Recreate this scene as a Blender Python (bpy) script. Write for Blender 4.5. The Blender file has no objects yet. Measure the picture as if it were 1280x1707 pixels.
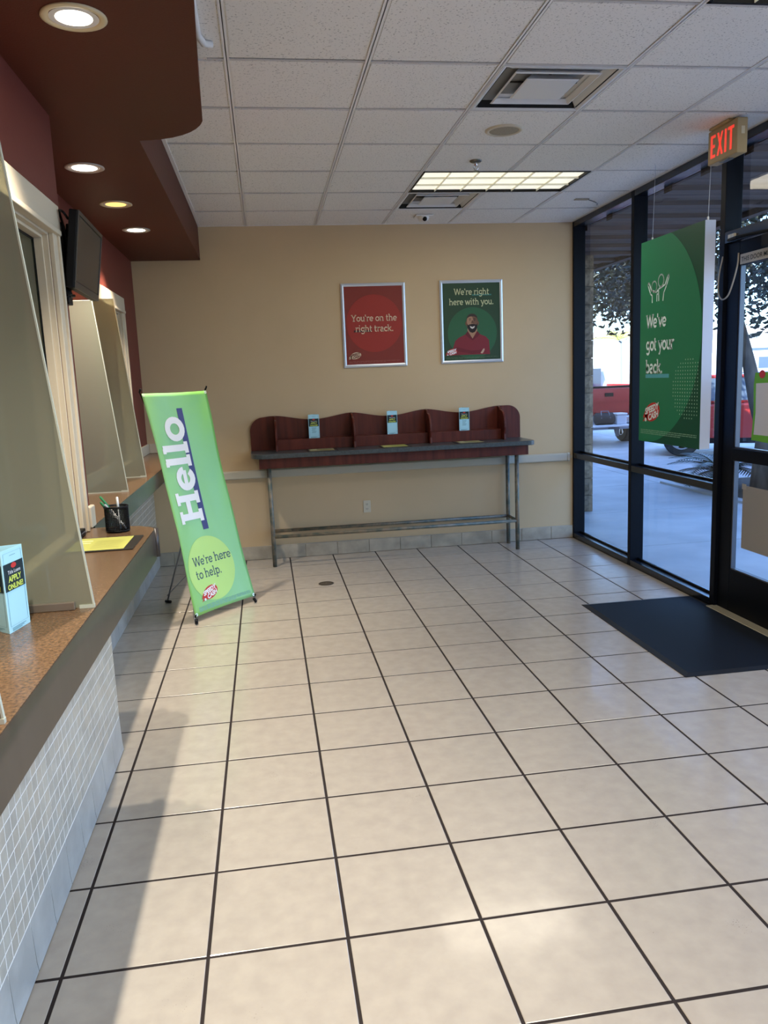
import bpy, bmesh, math, random
from mathutils import Vector, Matrix
random.seed(7)
C = bpy.context.scene.collection
SC = bpy.context.scene
PI = math.pi

# ------------------------------------------------------------ camera
cam_d = bpy.data.cameras.new('camera')
cam = bpy.data.objects.new('camera', cam_d); C.objects.link(cam)
def cam_axes(yaw, pitch, roll):
    fw = Vector((math.sin(yaw)*math.cos(pitch), math.cos(yaw)*math.cos(pitch), math.sin(pitch)))
    r = fw.cross(Vector((0, 0, 1))).normalized(); u = r.cross(fw)
    c, s = math.cos(roll), math.sin(roll)
    return c*r+s*u, -s*r+c*u, fw
r_, u_, f_ = cam_axes(0.143122, -0.167123, -0.040398)
cam.matrix_world = Matrix(((r_.x, u_.x, -f_.x, 0), (r_.y, u_.y, -f_.y, 0), (r_.z, u_.z, -f_.z, 1.6282), (0, 0, 0, 1)))
cam_d.sensor_fit = 'HORIZONTAL'; cam_d.sensor_width = 36.0
cam_d.lens = 36.0*1314.31/1280.0
cam_d.clip_start = 0.03; cam_d.clip_end = 400
SC.camera = cam

# ------------------------------------------------------------ view, sky, sun, lamps
SC.view_settings.view_transform = 'Standard'
SC.view_settings.look = 'None'
SC.view_settings.gamma = 1.0
SC.view_settings.use_curve_mapping = False
SC.view_settings.exposure = 0.0
SKY = 0.95
SUN = 16.0
P_DOWN = 200.0
P_FLUO = 36.0
SC.cycles.max_bounces = 10
SC.cycles.diffuse_bounces = 6
SC.cycles.transparent_max_bounces = 24
SC.cycles.sample_clamp_indirect = 6.0
SC.cycles.caustics_reflective = False
SC.cycles.caustics_refractive = False
world = bpy.data.worlds.new('sky'); SC.world = world; world.use_nodes = True
wn = world.node_tree; wn.nodes.clear()
wo = wn.nodes.new('ShaderNodeOutputWorld'); wb = wn.nodes.new('ShaderNodeBackground')
ws = wn.nodes.new('ShaderNodeTexSky'); ws.sky_type = 'NISHITA'; ws.sun_disc = False
ws.sun_elevation = math.radians(38); ws.sun_rotation = math.radians(-110)
wb.inputs['Strength'].default_value = SKY
wt = wn.nodes.new('ShaderNodeMixRGB'); wt.blend_type = 'MULTIPLY'; wt.inputs[0].default_value = 1; wt.inputs[2].default_value = (.72, .92, 1.25, 1)
wn.links.new(ws.outputs[0], wt.inputs[1]); wn.links.new(wt.outputs[0], wb.inputs['Color']); wn.links.new(wb.outputs[0], wo.inputs[0])
sd = bpy.data.lights.new('sun', 'SUN'); sd.energy = SUN; sd.angle = 0.009; sd.color = (1, .95, .85)
so = bpy.data.objects.new('sun', sd); C.objects.link(so)
so.rotation_euler = Vector((.75, .27, -.62)).to_track_quat('-Z', 'Y').to_euler()
for (yc, sy) in ((6.1, 2.5), (4.2, 1.2), (.6, 5.6)):          # the glazed front, for light sampling
    ad = bpy.data.lights.new('window_portal', 'AREA'); ad.shape = 'RECTANGLE'; ad.size = sy; ad.size_y = 2.95
    ad.cycles.is_portal = True
    ao = bpy.data.objects.new('window_portal', ad); C.objects.link(ao)
    ao.matrix_world = Matrix.Translation((3.09, yc, 1.5)) @ Vector((-1, 0, 0)).to_track_quat('-Z', 'Z').to_matrix().to_4x4()

# ------------------------------------------------------------ materials
MATS = {}
def mat(name, col, rough=.5, spec=.5, metal=0.0, var=0.0, scale=8.0, col2=None, bump=0.0, bscale=40.0, stretch=(1, 1, 1), emit=None, est=0.0, coat=0.0, detail=4.0, mrange=(.35, .65), coords='world'):
    if name in MATS: return MATS[name]
    m = bpy.data.materials.new(name); m.use_nodes = True
    nt = m.node_tree; b = nt.nodes['Principled BSDF']
    b.inputs['Base Color'].default_value = (*col, 1); b.inputs['Roughness'].default_value = rough
    b.inputs['Specular IOR Level'].default_value = spec; b.inputs['Metallic'].default_value = metal
    if coat: b.inputs['Coat Weight'].default_value = coat; b.inputs['Coat Roughness'].default_value = .08
    if emit: b.inputs['Emission Color'].default_value = (*emit, 1); b.inputs['Emission Strength'].default_value = est
    if var or col2 or bump:
        mp = nt.nodes.new('ShaderNodeMapping'); mp.inputs['Scale'].default_value = stretch
        if coords == 'object':
            g = nt.nodes.new('ShaderNodeTexCoord'); nt.links.new(g.outputs['Object'], mp.inputs['Vector'])
        else:
            g = nt.nodes.new('ShaderNodeNewGeometry'); nt.links.new(g.outputs['Position'], mp.inputs['Vector'])
        if var or col2:
            n = nt.nodes.new('ShaderNodeTexNoise'); n.inputs['Scale'].default_value = scale; n.inputs['Detail'].default_value = detail
            nt.links.new(mp.outputs[0], n.inputs['Vector'])
            rp = nt.nodes.new('ShaderNodeValToRGB'); nt.links.new(n.outputs['Fac'], rp.inputs[0])
            a = col2 if col2 else tuple(max(0, c*(1-var)) for c in col)
            e = col if col2 else tuple(min(1, c*(1+var)) for c in col)
            rp.color_ramp.elements[0].position, rp.color_ramp.elements[1].position = mrange
            rp.color_ramp.elements[0].color = (*a, 1); rp.color_ramp.elements[1].color = (*e, 1)
            nt.links.new(rp.outputs[0], b.inputs['Base Color'])
        if bump:
            n2 = nt.nodes.new('ShaderNodeTexNoise'); n2.inputs['Scale'].default_value = bscale; n2.inputs['Detail'].default_value = 3
            nt.links.new(mp.outputs[0], n2.inputs['Vector'])
            bp = nt.nodes.new('ShaderNodeBump'); bp.inputs['Strength'].default_value = bump; bp.inputs['Distance'].default_value = .01
            nt.links.new(n2.outputs['Fac'], bp.inputs['Height']); nt.links.new(bp.outputs[0], b.inputs['Normal'])
    MATS[name] = m
    return m
def glass_mat(name, tint=(.93, .96, .97), solid=0.0, scol=(.4, .4, .35), srough=.3):
    m = bpy.data.materials.new(name); m.use_nodes = True; nt = m.node_tree; nt.nodes.clear()
    o = nt.nodes.new('ShaderNodeOutputMaterial'); t = nt.nodes.new('ShaderNodeBsdfTransparent'); t.inputs[0].default_value = (*tint, 1)
    g = nt.nodes.new('ShaderNodeBsdfGlossy'); g.inputs['Roughness'].default_value = .02
    fr = nt.nodes.new('ShaderNodeFresnel'); fr.inputs[0].default_value = 1.45
    mx = nt.nodes.new('ShaderNodeMixShader')
    ge = nt.nodes.new('ShaderNodeNewGeometry'); iv = nt.nodes.new('ShaderNodeMath'); iv.operation = 'SUBTRACT'; iv.inputs[0].default_value = 1
    mu = nt.nodes.new('ShaderNodeMath'); mu.operation = 'MULTIPLY'     # the sheet reflects once, off its outer faces
    nt.links.new(ge.outputs['Backfacing'], iv.inputs[1]); nt.links.new(iv.outputs[0], mu.inputs[0]); nt.links.new(fr.outputs[0], mu.inputs[1]); nt.links.new(mu.outputs[0], mx.inputs[0])
    src = t.outputs[0]
    if solid:
        p = nt.nodes.new('ShaderNodeBsdfPrincipled'); p.inputs['Base Color'].default_value = (*scol, 1); p.inputs['Roughness'].default_value = srough
        m2 = nt.nodes.new('ShaderNodeMixShader'); m2.inputs[0].default_value = solid
        nt.links.new(t.outputs[0], m2.inputs[1]); nt.links.new(p.outputs[0], m2.inputs[2]); src = m2.outputs[0]
    nt.links.new(src, mx.inputs[1]); nt.links.new(g.outputs[0], mx.inputs[2]); nt.links.new(mx.outputs[0], o.inputs[0])
    return m
def tile_mat():
    m = mat('floor_tile', (.485, .435, .362), rough=.25, spec=.6, col2=(.43, .384, .322), scale=15.0, detail=9, mrange=(.32, .68), bump=.06, bscale=14, coat=.3)
    nt = m.node_tree; b = nt.nodes['Principled BSDF']
    src = b.inputs['Base Color'].links[0].from_socket                 # sparse dark specks of wear in the glaze
    g = nt.nodes.new('ShaderNodeNewGeometry')
    n1 = nt.nodes.new('ShaderNodeTexNoise'); n1.inputs['Scale'].default_value = 260; n1.inputs['Detail'].default_value = 1
    n2 = nt.nodes.new('ShaderNodeTexNoise'); n2.inputs['Scale'].default_value = 5; n2.inputs['Detail'].default_value = 2
    nt.links.new(g.outputs['Position'], n1.inputs['Vector']); nt.links.new(g.outputs['Position'], n2.inputs['Vector'])
    a = nt.nodes.new('ShaderNodeMath'); a.operation = 'MULTIPLY'; nt.links.new(n1.outputs['Fac'], a.inputs[0]); nt.links.new(n2.outputs['Fac'], a.inputs[1])
    r = nt.nodes.new('ShaderNodeMapRange'); r.inputs[1].default_value = .475; r.inputs[2].default_value = .52
    nt.links.new(a.outputs[0], r.inputs[0])
    mx = nt.nodes.new('ShaderNodeMixRGB'); mx.inputs[2].default_value = (.13, .11, .09, 1)
    nt.links.new(r.outputs[0], mx.inputs[0]); nt.links.new(src, mx.inputs[1]); nt.links.new(mx.outputs[0], b.inputs['Base Color'])
    return m
def speckle_mat(name, col, dark, scale, lo, hi, rough=.9, bump=.25):
    m = mat(name, col, rough=rough, spec=.2)
    nt = m.node_tree; b = nt.nodes['Principled BSDF']; g = nt.nodes.new('ShaderNodeNewGeometry')
    n = nt.nodes.new('ShaderNodeTexNoise'); n.inputs['Scale'].default_value = scale; n.inputs['Detail'].default_value = 2
    nt.links.new(g.outputs['Position'], n.inputs['Vector'])
    rp = nt.nodes.new('ShaderNodeValToRGB'); nt.links.new(n.outputs['Fac'], rp.inputs[0])
    rp.color_ramp.elements[0].position = lo; rp.color_ramp.elements[1].position = hi
    rp.color_ramp.elements[0].color = (*dark, 1); rp.color_ramp.elements[1].color = (*col, 1)
    nt.links.new(rp.outputs[0], b.inputs['Base Color'])
    bp = nt.nodes.new('ShaderNodeBump'); bp.inputs['Strength'].default_value = bump; bp.inputs['Distance'].default_value = .004
    nt.links.new(rp.outputs[0], bp.inputs['Height']); nt.links.new(bp.outputs[0], b.inputs['Normal'])
    return m
def mat_rubber():
    m = mat('mat_rubber', (.009, .012, .017), rough=.6, spec=.09)
    nt = m.node_tree; b = nt.nodes['Principled BSDF']; g = nt.nodes.new('ShaderNodeNewGeometry')
    mp = nt.nodes.new('ShaderNodeMapping'); mp.inputs['Scale'].default_value = (48, 48, 48); nt.links.new(g.outputs['Position'], mp.inputs['Vector'])
    v = nt.nodes.new('ShaderNodeTexVoronoi'); v.inputs['Scale'].default_value = 1; v.inputs['Randomness'].default_value = 0
    nt.links.new(mp.outputs[0], v.inputs['Vector'])
    rp = nt.nodes.new('ShaderNodeValToRGB'); rp.color_ramp.elements[0].position = .25; rp.color_ramp.elements[1].position = .4
    rp.color_ramp.elements[0].color = (.002, .002, .003, 1); rp.color_ramp.elements[1].color = (.009, .012, .018, 1)
    nt.links.new(v.outputs['Distance'], rp.inputs[0]); nt.links.new(rp.outputs[0], b.inputs['Base Color'])
    bp = nt.nodes.new('ShaderNodeBump'); bp.inputs['Strength'].default_value = .6; bp.inputs['Distance'].default_value = .004
    nt.links.new(rp.outputs[0], bp.inputs['Height']); nt.links.new(bp.outputs[0], b.inputs['Normal'])
    return m
M_TILE = tile_mat()
M_GROUT = mat('grout_dark', (.035, .028, .026), rough=.9, spec=.1)
M_WALL = mat('wall_beige', (.575, .43, .258), rough=.7, spec=.25, var=.02, scale=2, bump=.05, bscale=160)
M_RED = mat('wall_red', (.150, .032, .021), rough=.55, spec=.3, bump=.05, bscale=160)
M_SOFF = mat('soffit_red_dimmed', (.088, .021, .012), rough=.5, spec=.15, bump=.05, bscale=160)  # the wall red, darkened for the weaker light under the soffit
M_TRIM = mat('trim_cream', (.56, .475, .35), rough=.4, spec=.4)
M_WHITE = mat('white_paint', (.78, .77, .74), rough=.5)
M_CEIL = speckle_mat('ceiling_tile_mineral', (.83, .80, .75), (.46, .44, .41), 110, .31, .40)
M_GRID = mat('ceiling_grid', (.82, .79, .76), rough=.6)
M_GRID2 = mat('ceiling_grid_shaded', (.56, .54, .52), rough=.6)  # cross runners darkened, shadow of the tile recess painted in
M_BASE = mat('base_tile', (.39, .34, .26), rough=.4, var=.18, scale=7, detail=6)
M_RAIL = mat('bumper_rail', (.52, .475, .37), rough=.45)
M_TOP = mat('laminate_granite', (.185, .108, .056), rough=.24, spec=.4, col2=(.066, .037, .020), scale=120, detail=8, mrange=(.3, .68))
M_FASC = mat('laminate_taupe', (.048, .039, .034), rough=.34, spec=.42, col2=(.036, .029, .025), scale=30, detail=6, stretch=(1, 1, .12))
M_MOSG = mat('mosaic_grout', (.82, .80, .75), rough=.8)
M_MOS = [mat('mosaic_a', (.415, .395, .335), rough=.3, var=.10, scale=14), mat('mosaic_b', (.375, .36, .31), rough=.3, var=.10, scale=14), mat('mosaic_c', (.42, .385, .315), rough=.3, var=.10, scale=14)]
M_COVE = mat('cove_tile', (.40, .40, .375), rough=.3, var=.12, scale=9, detail=6)
M_FRAME = mat('bronze_frame', (.003, .0042, .008), rough=.45, spec=.12)
M_BAR = mat('bronze_bar', (.004, .006, .012), rough=.25, spec=.6)
M_GLASS = glass_mat('window_glass')
M_ACRYL = glass_mat('acrylic_panel', tint=(.72, .74, .64), solid=.55, scol=(.30, .305, .235), srough=.25)
M_ACED = mat('acrylic_edge', (.52, .55, .46), rough=.2, emit=None)
M_TELL = glass_mat('teller_glass', tint=(.35, .42, .30), solid=.25, scol=(.12, .14, .08), srough=.1)
M_WOOD = mat('mahogany_laminate', (.135, .026, .015), rough=.38, spec=.3, col2=(.075, .014, .009), scale=22, detail=6, stretch=(1, 1, .07))
M_TEAL = mat('desk_top_laminate', (.050, .062, .066), rough=.28, var=.2, scale=60)
M_STEEL = mat('verdigris_pipe', (.23, .195, .145), rough=.45, metal=.2, col2=(.085, .11, .095), scale=16, detail=6, mrange=(.38, .62))
M_BLACK = mat('black_plastic', (.006, .006, .007), rough=.45, spec=.15)
M_SCREEN = mat('tv_screen', (.020, .018, .019), rough=.25, spec=.25)
M_ALU = mat('snap_frame_silver', (.62, .66, .72), rough=.35, metal=.4)
M_IVORY = mat('ivory_plastic', (.62, .56, .42), rough=.4)
M_DARK = mat('dark_void', (.004, .004, .004), rough=.9, spec=.1)
M_CHROME = mat('chrome', (.6, .6, .6), rough=.18, metal=1)
M_GREY = mat('grey_tube', (.17, .18, .20), rough=.4, metal=.3)
def flat(name, col, rough=.6, spec=.3): return mat('print_'+name, col, rough=rough, spec=spec)
M_PWHITE = flat('white', (.80, .82, .84)); M_PNAVY = flat('navy', (.055, .065, .20)); M_PRED = flat('logo_red', (.55, .035, .03))
M_PBLUE = flat('light_blue', (.42, .72, .82)); M_PDARK = flat('dark_green_black', (.012, .025, .030)); M_PYEL = flat('lime', (.62, .72, .12))

# ------------------------------------------------------------ builders
class MB:
    def __init__(self): self.v = []; self.f = []; self.m = []
    def quad(self, a, b, c, d, mi=0):
        n = len(self.v); self.v += [tuple(a), tuple(b), tuple(c), tuple(d)]; self.f.append((n, n+1, n+2, n+3)); self.m.append(mi); return self
    def poly(self, pts, mi=0):
        n = len(self.v); self.v += [tuple(p) for p in pts]; self.f.append(tuple(range(n, n+len(pts)))); self.m.append(mi); return self
    def hexa(self, p, mi=0):        # 8 corners: bottom 0-3 ccw, top 4-7
        n = len(self.v); self.v += [tuple(q) for q in p]
        for f in ((3, 2, 1, 0), (4, 5, 6, 7), (0, 1, 5, 4), (1, 2, 6, 5), (2, 3, 7, 6), (3, 0, 4, 7)):
            self.f.append(tuple(n+i for i in f)); self.m.append(mi)
        return self
    def box(self, x0, x1, y0, y1, z0, z1, mi=0):
        return self.hexa(((x0, y0, z0), (x1, y0, z0), (x1, y1, z0), (x0, y1, z0), (x0, y0, z1), (x1, y0, z1), (x1, y1, z1), (x0, y1, z1)), mi)
    def prism(self, pts, d, mi=0):   # closed polygon (3-D points) pushed along d
        n = len(self.v); k = len(pts); d = Vector(d)
        self.v += [tuple(p) for p in pts]+[tuple(Vector(p)+d) for p in pts]
        self.f.append(tuple(range(n+k-1, n-1, -1))); self.f.append(tuple(range(n+k, n+2*k))); self.m += [mi, mi]
        for i in range(k):
            j = (i+1) % k; self.f.append((n+i, n+j, n+k+j, n+k+i)); self.m.append(mi)
        return self
    def tube(self, pts, r, seg=10, mi=0, cap=True):
        pts = [Vector(p) for p in pts]; rs = r if isinstance(r, (list, tuple)) else [r]*len(pts); n0 = len(self.v); prev = None
        for i, p in enumerate(pts):
            t = (pts[min(i+1, len(pts)-1)]-pts[max(i-1, 0)]).normalized()
            if prev is None:
                a = Vector((0, 0, 1)) if abs(t.z) < .9 else Vector((1, 0, 0)); x = t.cross(a).normalized()
            else:
                x = (prev-t*prev.dot(t)).normalized()
            prev = x; y = t.cross(x)
            for s in range(seg):
                an = 2*PI*s/seg; self.v.append(tuple(p+(x*math.cos(an)+y*math.sin(an))*rs[i]))
        for i in range(len(pts)-1):
            for s in range(seg):
                a = n0+i*seg+s; b = n0+i*seg+(s+1) % seg; self.f.append((a, b, b+seg, a+seg)); self.m.append(mi)
        if cap:
            self.f.append(tuple(n0+s for s in range(seg-1, -1, -1))); e = n0+(len(pts)-1)*seg
            self.f.append(tuple(e+s for s in range(seg))); self.m += [mi, mi]
        return self
    def lathe(self, prof, c, seg=24, mi=0):   # prof: (radius, z)
        n0 = len(self.v)
        for (r, z) in prof:
            for s in range(seg):
                an = 2*PI*s/seg; self.v.append((c[0]+r*math.cos(an), c[1]+r*math.sin(an), c[2]+z))
        for i in range(len(prof)-1):
            for s in range(seg):
                a = n0+i*seg+s; b = n0+i*seg+(s+1) % seg; self.f.append((a, b, b+seg, a+seg)); self.m.append(mi)
        return self
    def disc(self, c, r, seg=24, mi=0):
        return self.poly([(c[0]+r*math.cos(2*PI*s/seg), c[1]+r*math.sin(2*PI*s/seg), c[2]) for s in range(seg)], mi)
    def grid(self, fn, nu, nv, mi=0):
        n0 = len(self.v)
        for j in range(nv+1):
            for i in range(nu+1): self.v.append(tuple(fn(i/nu, j/nv)))
        for j in range(nv):
            for i in range(nu):
                a = n0+j*(nu+1)+i; self.f.append((a, a+1, a+nu+2, a+nu+1)); self.m.append(mi)
        return self
    def mesh(self, name, mats):
        me = bpy.data.meshes.new(name); me.from_pydata(self.v, [], self.f)
        for m in (mats if isinstance(mats, (list, tuple)) else [mats]): me.materials.append(m)
        if any(self.m):
            for p, i in zip(me.polygons, self.m): p.material_index = i
        me.update(); return me
def put(name, me, parent=None, smooth=False, bevel=0, loc=None, kind=None):
    o = bpy.data.objects.new(name, me); C.objects.link(o)
    if parent is not None:
        o.parent = parent
        if loc is None: o.matrix_parent_inverse = parent.matrix_basis.inverted()
    if loc is not None: o.location = loc
    if smooth:
        for p in me.polygons: p.use_smooth = True
    if bevel:
        md = o.modifiers.new('bevel', 'BEVEL'); md.width = bevel; md.segments = 2; md.limit_method = 'ANGLE'; md.angle_limit = .6
    if kind: o['kind'] = kind
    return o
def obj(name, mb, m, parent=None, smooth=False, bevel=0, kind=None): return put(name, mb.mesh(name, m), parent, smooth, bevel, None, kind)
def curve(pts, n=6):            # smooth path through the points
    P = [Vector(p) for p in pts]; P = [P[0]*2-P[1]]+P+[P[-1]*2-P[-2]]; out = []
    for i in range(1, len(P)-2):
        a, b, c, d = P[i-1:i+3]
        for k in range(n):
            t = k/n; out.append(.5*((2*b)+(c-a)*t+(2*a-5*b+4*c-d)*t*t+(3*b-a-3*c+d)*t**3))
    return out+[P[-2]]
def fixn(o):
    bm = bmesh.new(); bm.from_mesh(o.data); bmesh.ops.recalc_face_normals(bm, faces=bm.faces); bm.to_mesh(o.data); bm.free(); return o
def smoothsharp(o, ang=.6):
    o.data.shade_smooth(); o.data.set_sharp_from_angle(angle=ang); return o
def tag(o, label, cat, group=None):
    o['label'] = label; o['category'] = cat
    if group: o['group'] = group
    return o
def thing(name, label, cat, loc=(0, 0, 0), group=None):
    o = bpy.data.objects.new(name, None); C.objects.link(o); o.location = loc; o.empty_display_size = .1
    return tag(o, label, cat, group)
def struct(name, mb, m, parent=None, bevel=0):
    o = obj(name, mb, m, parent, bevel=bevel)
    if parent is None: o['kind'] = 'structure'
    return o
def hold(name):
    o = bpy.data.objects.new(name, None); C.objects.link(o); o['kind'] = 'structure'; return o
def B(*a): return MB().box(*a)
def copy_thing(o, loc, label):
    c = o.copy(); C.objects.link(c); c.location = loc; c['label'] = label
    for ch in o.children:
        k = ch.copy(); C.objects.link(k); k.parent = c; k.matrix_parent_inverse = ch.matrix_parent_inverse.copy()
        for g in ch.children:
            q = g.copy(); C.objects.link(q); q.parent = k; q.matrix_parent_inverse = g.matrix_parent_inverse.copy()
    return c

# ---- slab-serif stroke lettering
def glyphs():
    n_arc = ('a', .29, .29, .17, .17, 180, 0)
    bowl = ('a', .30, .25, .18, .205, 0, 360)
    st = lambda x, a, b: ('l', x, a, x, b)
    sf = lambda x, y, k=.1: ('s', x-k, y, x+k, y)
    sl = lambda x, y: ('s', x-.11, y, x, y)
    return {
     'e': (.54, [('a', .27, .25, .20, .205, 5, 318), ('s', .08, .25, .46, .25)]), 'o': (.56, [('a', .28, .25, .205, .205, 0, 360)]),
     'r': (.42, [st(.13, 0, .5), ('a', .31, .28, .18, .175, 180, 55), sf(.13, .035), sl(.13, .465)]),
     'h': (.61, [st(.12, 0, .74), n_arc, st(.46, 0, .29), sf(.12, .035), sf(.46, .035), sl(.12, .705)]),
     'n': (.61, [st(.12, 0, .5), n_arc, st(.46, 0, .29), sf(.12, .035), sf(.46, .035), sl(.12, .465)]),
     'u': (.60, [st(.12, .2, .5), ('a', .28, .21, .16, .17, 180, 360), st(.46, 0, .5), sl(.12, .465), sl(.46, .465), ('s', .46, .035, .57, .035)]),
     'l': (.31, [st(.15, 0, .74), sf(.15, .035, .13), sl(.15, .705)]), 'i': (.30, [st(.15, 0, .5), st(.15, .61, .73), sf(.15, .035, .12), sl(.15, .465)]),
     't': (.38, [st(.15, .16, .66), ('a', .26, .155, .11, .115, 180, 300), ('s', .03, .455, .34, .455)]),
     'p': (.57, [st(.12, -.22, .5), bowl, sf(.12, -.19), sl(.12, .465)]), 'b': (.57, [st(.12, 0, .74), bowl, sl(.12, .705)]),
     'c': (.48, [('a', .27, .25, .20, .205, 42, 318)]), 'g': (.58, [('a', .27, .28, .18, .18, 0, 360), st(.46, -.03, .5), ('a', .27, -.03, .19, .15, 0, -150), ('s', .46, .465, .56, .465)]),
     'a': (.55, [('a', .25, .33, .17, .135, 150, 0), st(.42, 0, .33), ('a', .25, .15, .165, .115, 0, 360), ('s', .42, .035, .53, .035)]),
     'k': (.58, [st(.12, 0, .74), ('l', .14, .2, .44, .48), ('l', .24, .29, .48, .02), sf(.12, .035), sf(.47, .035, .08), sf(.42, .465, .1), sl(.12, .705)]),
     'v': (.54, [('l', .07, .48, .27, .01), ('l', .27, .01, .47, .48), sf(.07, .465, .09), sf(.47, .465, .09)]),
     'w': (.80, [('l', .07, .48, .23, .01), ('l', .23, .01, .39, .48), ('l', .39, .48, .55, .01), ('l', .55, .01, .72, .48), sf(.07, .465, .09), sf(.72, .465, .09)]),
     'y': (.55, [('l', .07, .48, .28, .02), ('l', .49, .48, .2, -.2), sf(.07, .465, .09), sf(.48, .465, .09), ('s', .08, -.19, .22, -.19)]),
     'W': (1.0, [('l', .08, .7, .27, .01), ('l', .27, .01, .48, .7), ('l', .48, .7, .69, .01), ('l', .69, .01, .9, .7), sf(.08, .68, .1), sf(.9, .68, .1)]),
     'Y': (.68, [('l', .08, .7, .33, .33), ('l', .58, .7, .33, .33), st(.33, 0, .34), sf(.08, .68), sf(.58, .68), sf(.33, .035, .13)]),
     'H': (.78, [st(.16, 0, .7), st(.58, 0, .7), ('l', .16, .35, .58, .35), sf(.16, .035, .14), sf(.58, .035, .14), sf(.16, .665, .14), sf(.58, .665, .14)]),
     "'": (.2, [st(.09, .52, .72)]), '.': (.26, [('l', .12, -.005, .12, .12)]), ' ': (.26, []),
    }
GL = glyphs()
def stroke_text(mb, s, fn, wt=.11, track=1.0, mi=0, sub=3):
    """adds lettering to mb; fn maps glyph units (x,y) to a 3-D point; returns advance"""
    x = 0
    def line(ax, ay, bx, by, w):
        dx, dy = bx-ax, by-ay; L = math.hypot(dx, dy) or 1; nx, ny = -dy/L*w/2, dx/L*w/2
        for k in range(sub):
            t0, t1 = k/sub, (k+1)/sub
            p0 = (ax+dx*t0, ay+dy*t0); p1 = (ax+dx*t1, ay+dy*t1)
            mb.quad(fn(p0[0]-nx, p0[1]-ny), fn(p1[0]-nx, p1[1]-ny), fn(p1[0]+nx, p1[1]+ny), fn(p0[0]+nx, p0[1]+ny), mi)
    for ch in s:
        adv, st = GL[ch]
        for q in st:
            if q[0] == 'l': line(x+q[1], q[2], x+q[3], q[4], wt if ch != '.' else wt*1.15)
            elif q[0] == 's': line(x+q[1], q[2], x+q[3], q[4], wt*.72)
            else:
                _, cx, cy, rx, ry, a0, a1 = q; n = max(6, int(abs(a1-a0)/18))
                ri, ro = wt/2, wt/2
                for k in range(n):
                    A, D = math.radians(a0+(a1-a0)*k/n), math.radians(a0+(a1-a0)*(k+1)/n)
                    P = lambda an, e: fn(x+cx+(rx+e)*math.cos(an), cy+(ry+e)*math.sin(an))
                    pts = (P(A, -ri), P(A, ro), P(D, ro), P(D, -ri))
                    mb.quad(*(pts if a1 > a0 else pts[::-1]), mi)
        x += adv*track
    return x
def text_len(s, track=1.0): return sum(GL[c][0] for c in s)*track
def plane_fn(o, ex, ey, n=None, lift=0.0):
    o, ex, ey = Vector(o), Vector(ex), Vector(ey)
    nn = ex.cross(ey).normalized()*lift
    return lambda x, y: o+ex*x+ey*y+nn
def sans(mb, s, fn, size=1.0, bold=0.0, shear=0.0, align='LEFT', mi=0):
    cu = bpy.data.curves.new('t', 'FONT'); cu.body = s; cu.size = size; cu.offset = bold; cu.shear = shear; cu.align_x = align; cu.resolution_u = 3
    o = bpy.data.objects.new('t', cu); C.objects.link(o)
    dg = bpy.context.evaluated_depsgraph_get(); me = o.evaluated_get(dg).to_mesh()
    n = len(mb.v); mb.v += [tuple(fn(v.co.x, v.co.y)) for v in me.vertices]
    for p in me.polygons: mb.f.append(tuple(n+i for i in p.vertices)); mb.m.append(mi)
    bpy.data.objects.remove(o); bpy.data.curves.remove(cu)
def ell(mb, fn, cx, cy, rx, ry, n=40, a0=0, a1=360, mi=0):
    mb.poly([fn(cx+rx*math.cos(math.radians(a0+(a1-a0)*k/n)), cy+ry*math.sin(math.radians(a0+(a1-a0)*k/n))) for k in range(n+(0 if a1-a0 >= 360 else 1))], mi)
def clip_ellipse(fn, mb, cx, cy, rx, ry, x0, x1, y0, y1, n=96, mi=0):
    pts = [(min(max(cx+rx*math.cos(2*PI*k/n), x0), x1), min(max(cy+ry*math.sin(2*PI*k/n), y0), y1)) for k in range(n)]
    out = [p for i, p in enumerate(pts) if p != pts[i-1]]
    mb.poly([fn(*p) for p in out], mi)
def logo(parent, fn, w, oval=None, letters=None):
    """tilted oval with two slanted lines of heavy capitals; fn maps metres, centre at 0,0"""
    a = math.radians(14); ca, sa = math.cos(a), math.sin(a); g = lambda x, y: fn(x*ca-y*sa, x*sa+y*ca)
    m1 = MB(); ell(m1, g, 0, 0, w*.47, w*.27)
    m1.poly([g(-w*.42, .14*w), g(-w*.30, -.05*w), g(-w*.62, -.06*w)])
    m1.poly([g(-w*.40, -.02*w), g(-w*.30, -.14*w), g(-w*.66, -.16*w)])
    obj('logo_oval', m1, oval or M_PRED, parent)
    m2 = MB(); n = g(0, 0)
    lift = lambda x, y: g(x, y)+(fn(1, 0)-fn(0, 0)).cross(fn(0, 1)-fn(0, 0)).normalized()*.0012
    sans(m2, 'SPEEDY', lambda x, y: lift(x*w-w*.02, y*w+w*.015), .25, .012, .25, 'CENTER')
    sans(m2, 'CASH', lambda x, y: lift(x*w+w*.03, y*w-w*.20), .25, .012, .25, 'CENTER')
    m2.poly([lift(-w*.44+w*.06*math.cos(t*PI/8), -w*.14+w*.06*math.sin(t*PI/8)) for t in range(16)])
    obj('logo_lettering', m2, letters or M_PWHITE, parent)
def fine_print(mb, fn, x0, x1, y, rows, h=.006, gap=.013, mi=0):
    for r in range(rows):
        x = x0
        while x < x1-(.3 if r == rows-1 else 0)*(x1-x0):
            L = random.uniform(.015, .05); e = min(x+L, x1)
            mb.quad(fn(x, y-r*gap), fn(e, y-r*gap), fn(e, y-r*gap+h), fn(x, y-r*gap+h), mi); x = e+.006

# =================================================================== ROOM SHELL
YW, XR, ZC = 7.35, 2.945, 3.0
XN, XF = -.78, -1.07              # near and far stretch of the teller wall
YS = 3.535                        # where the wall steps back
YB = -2.5
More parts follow.
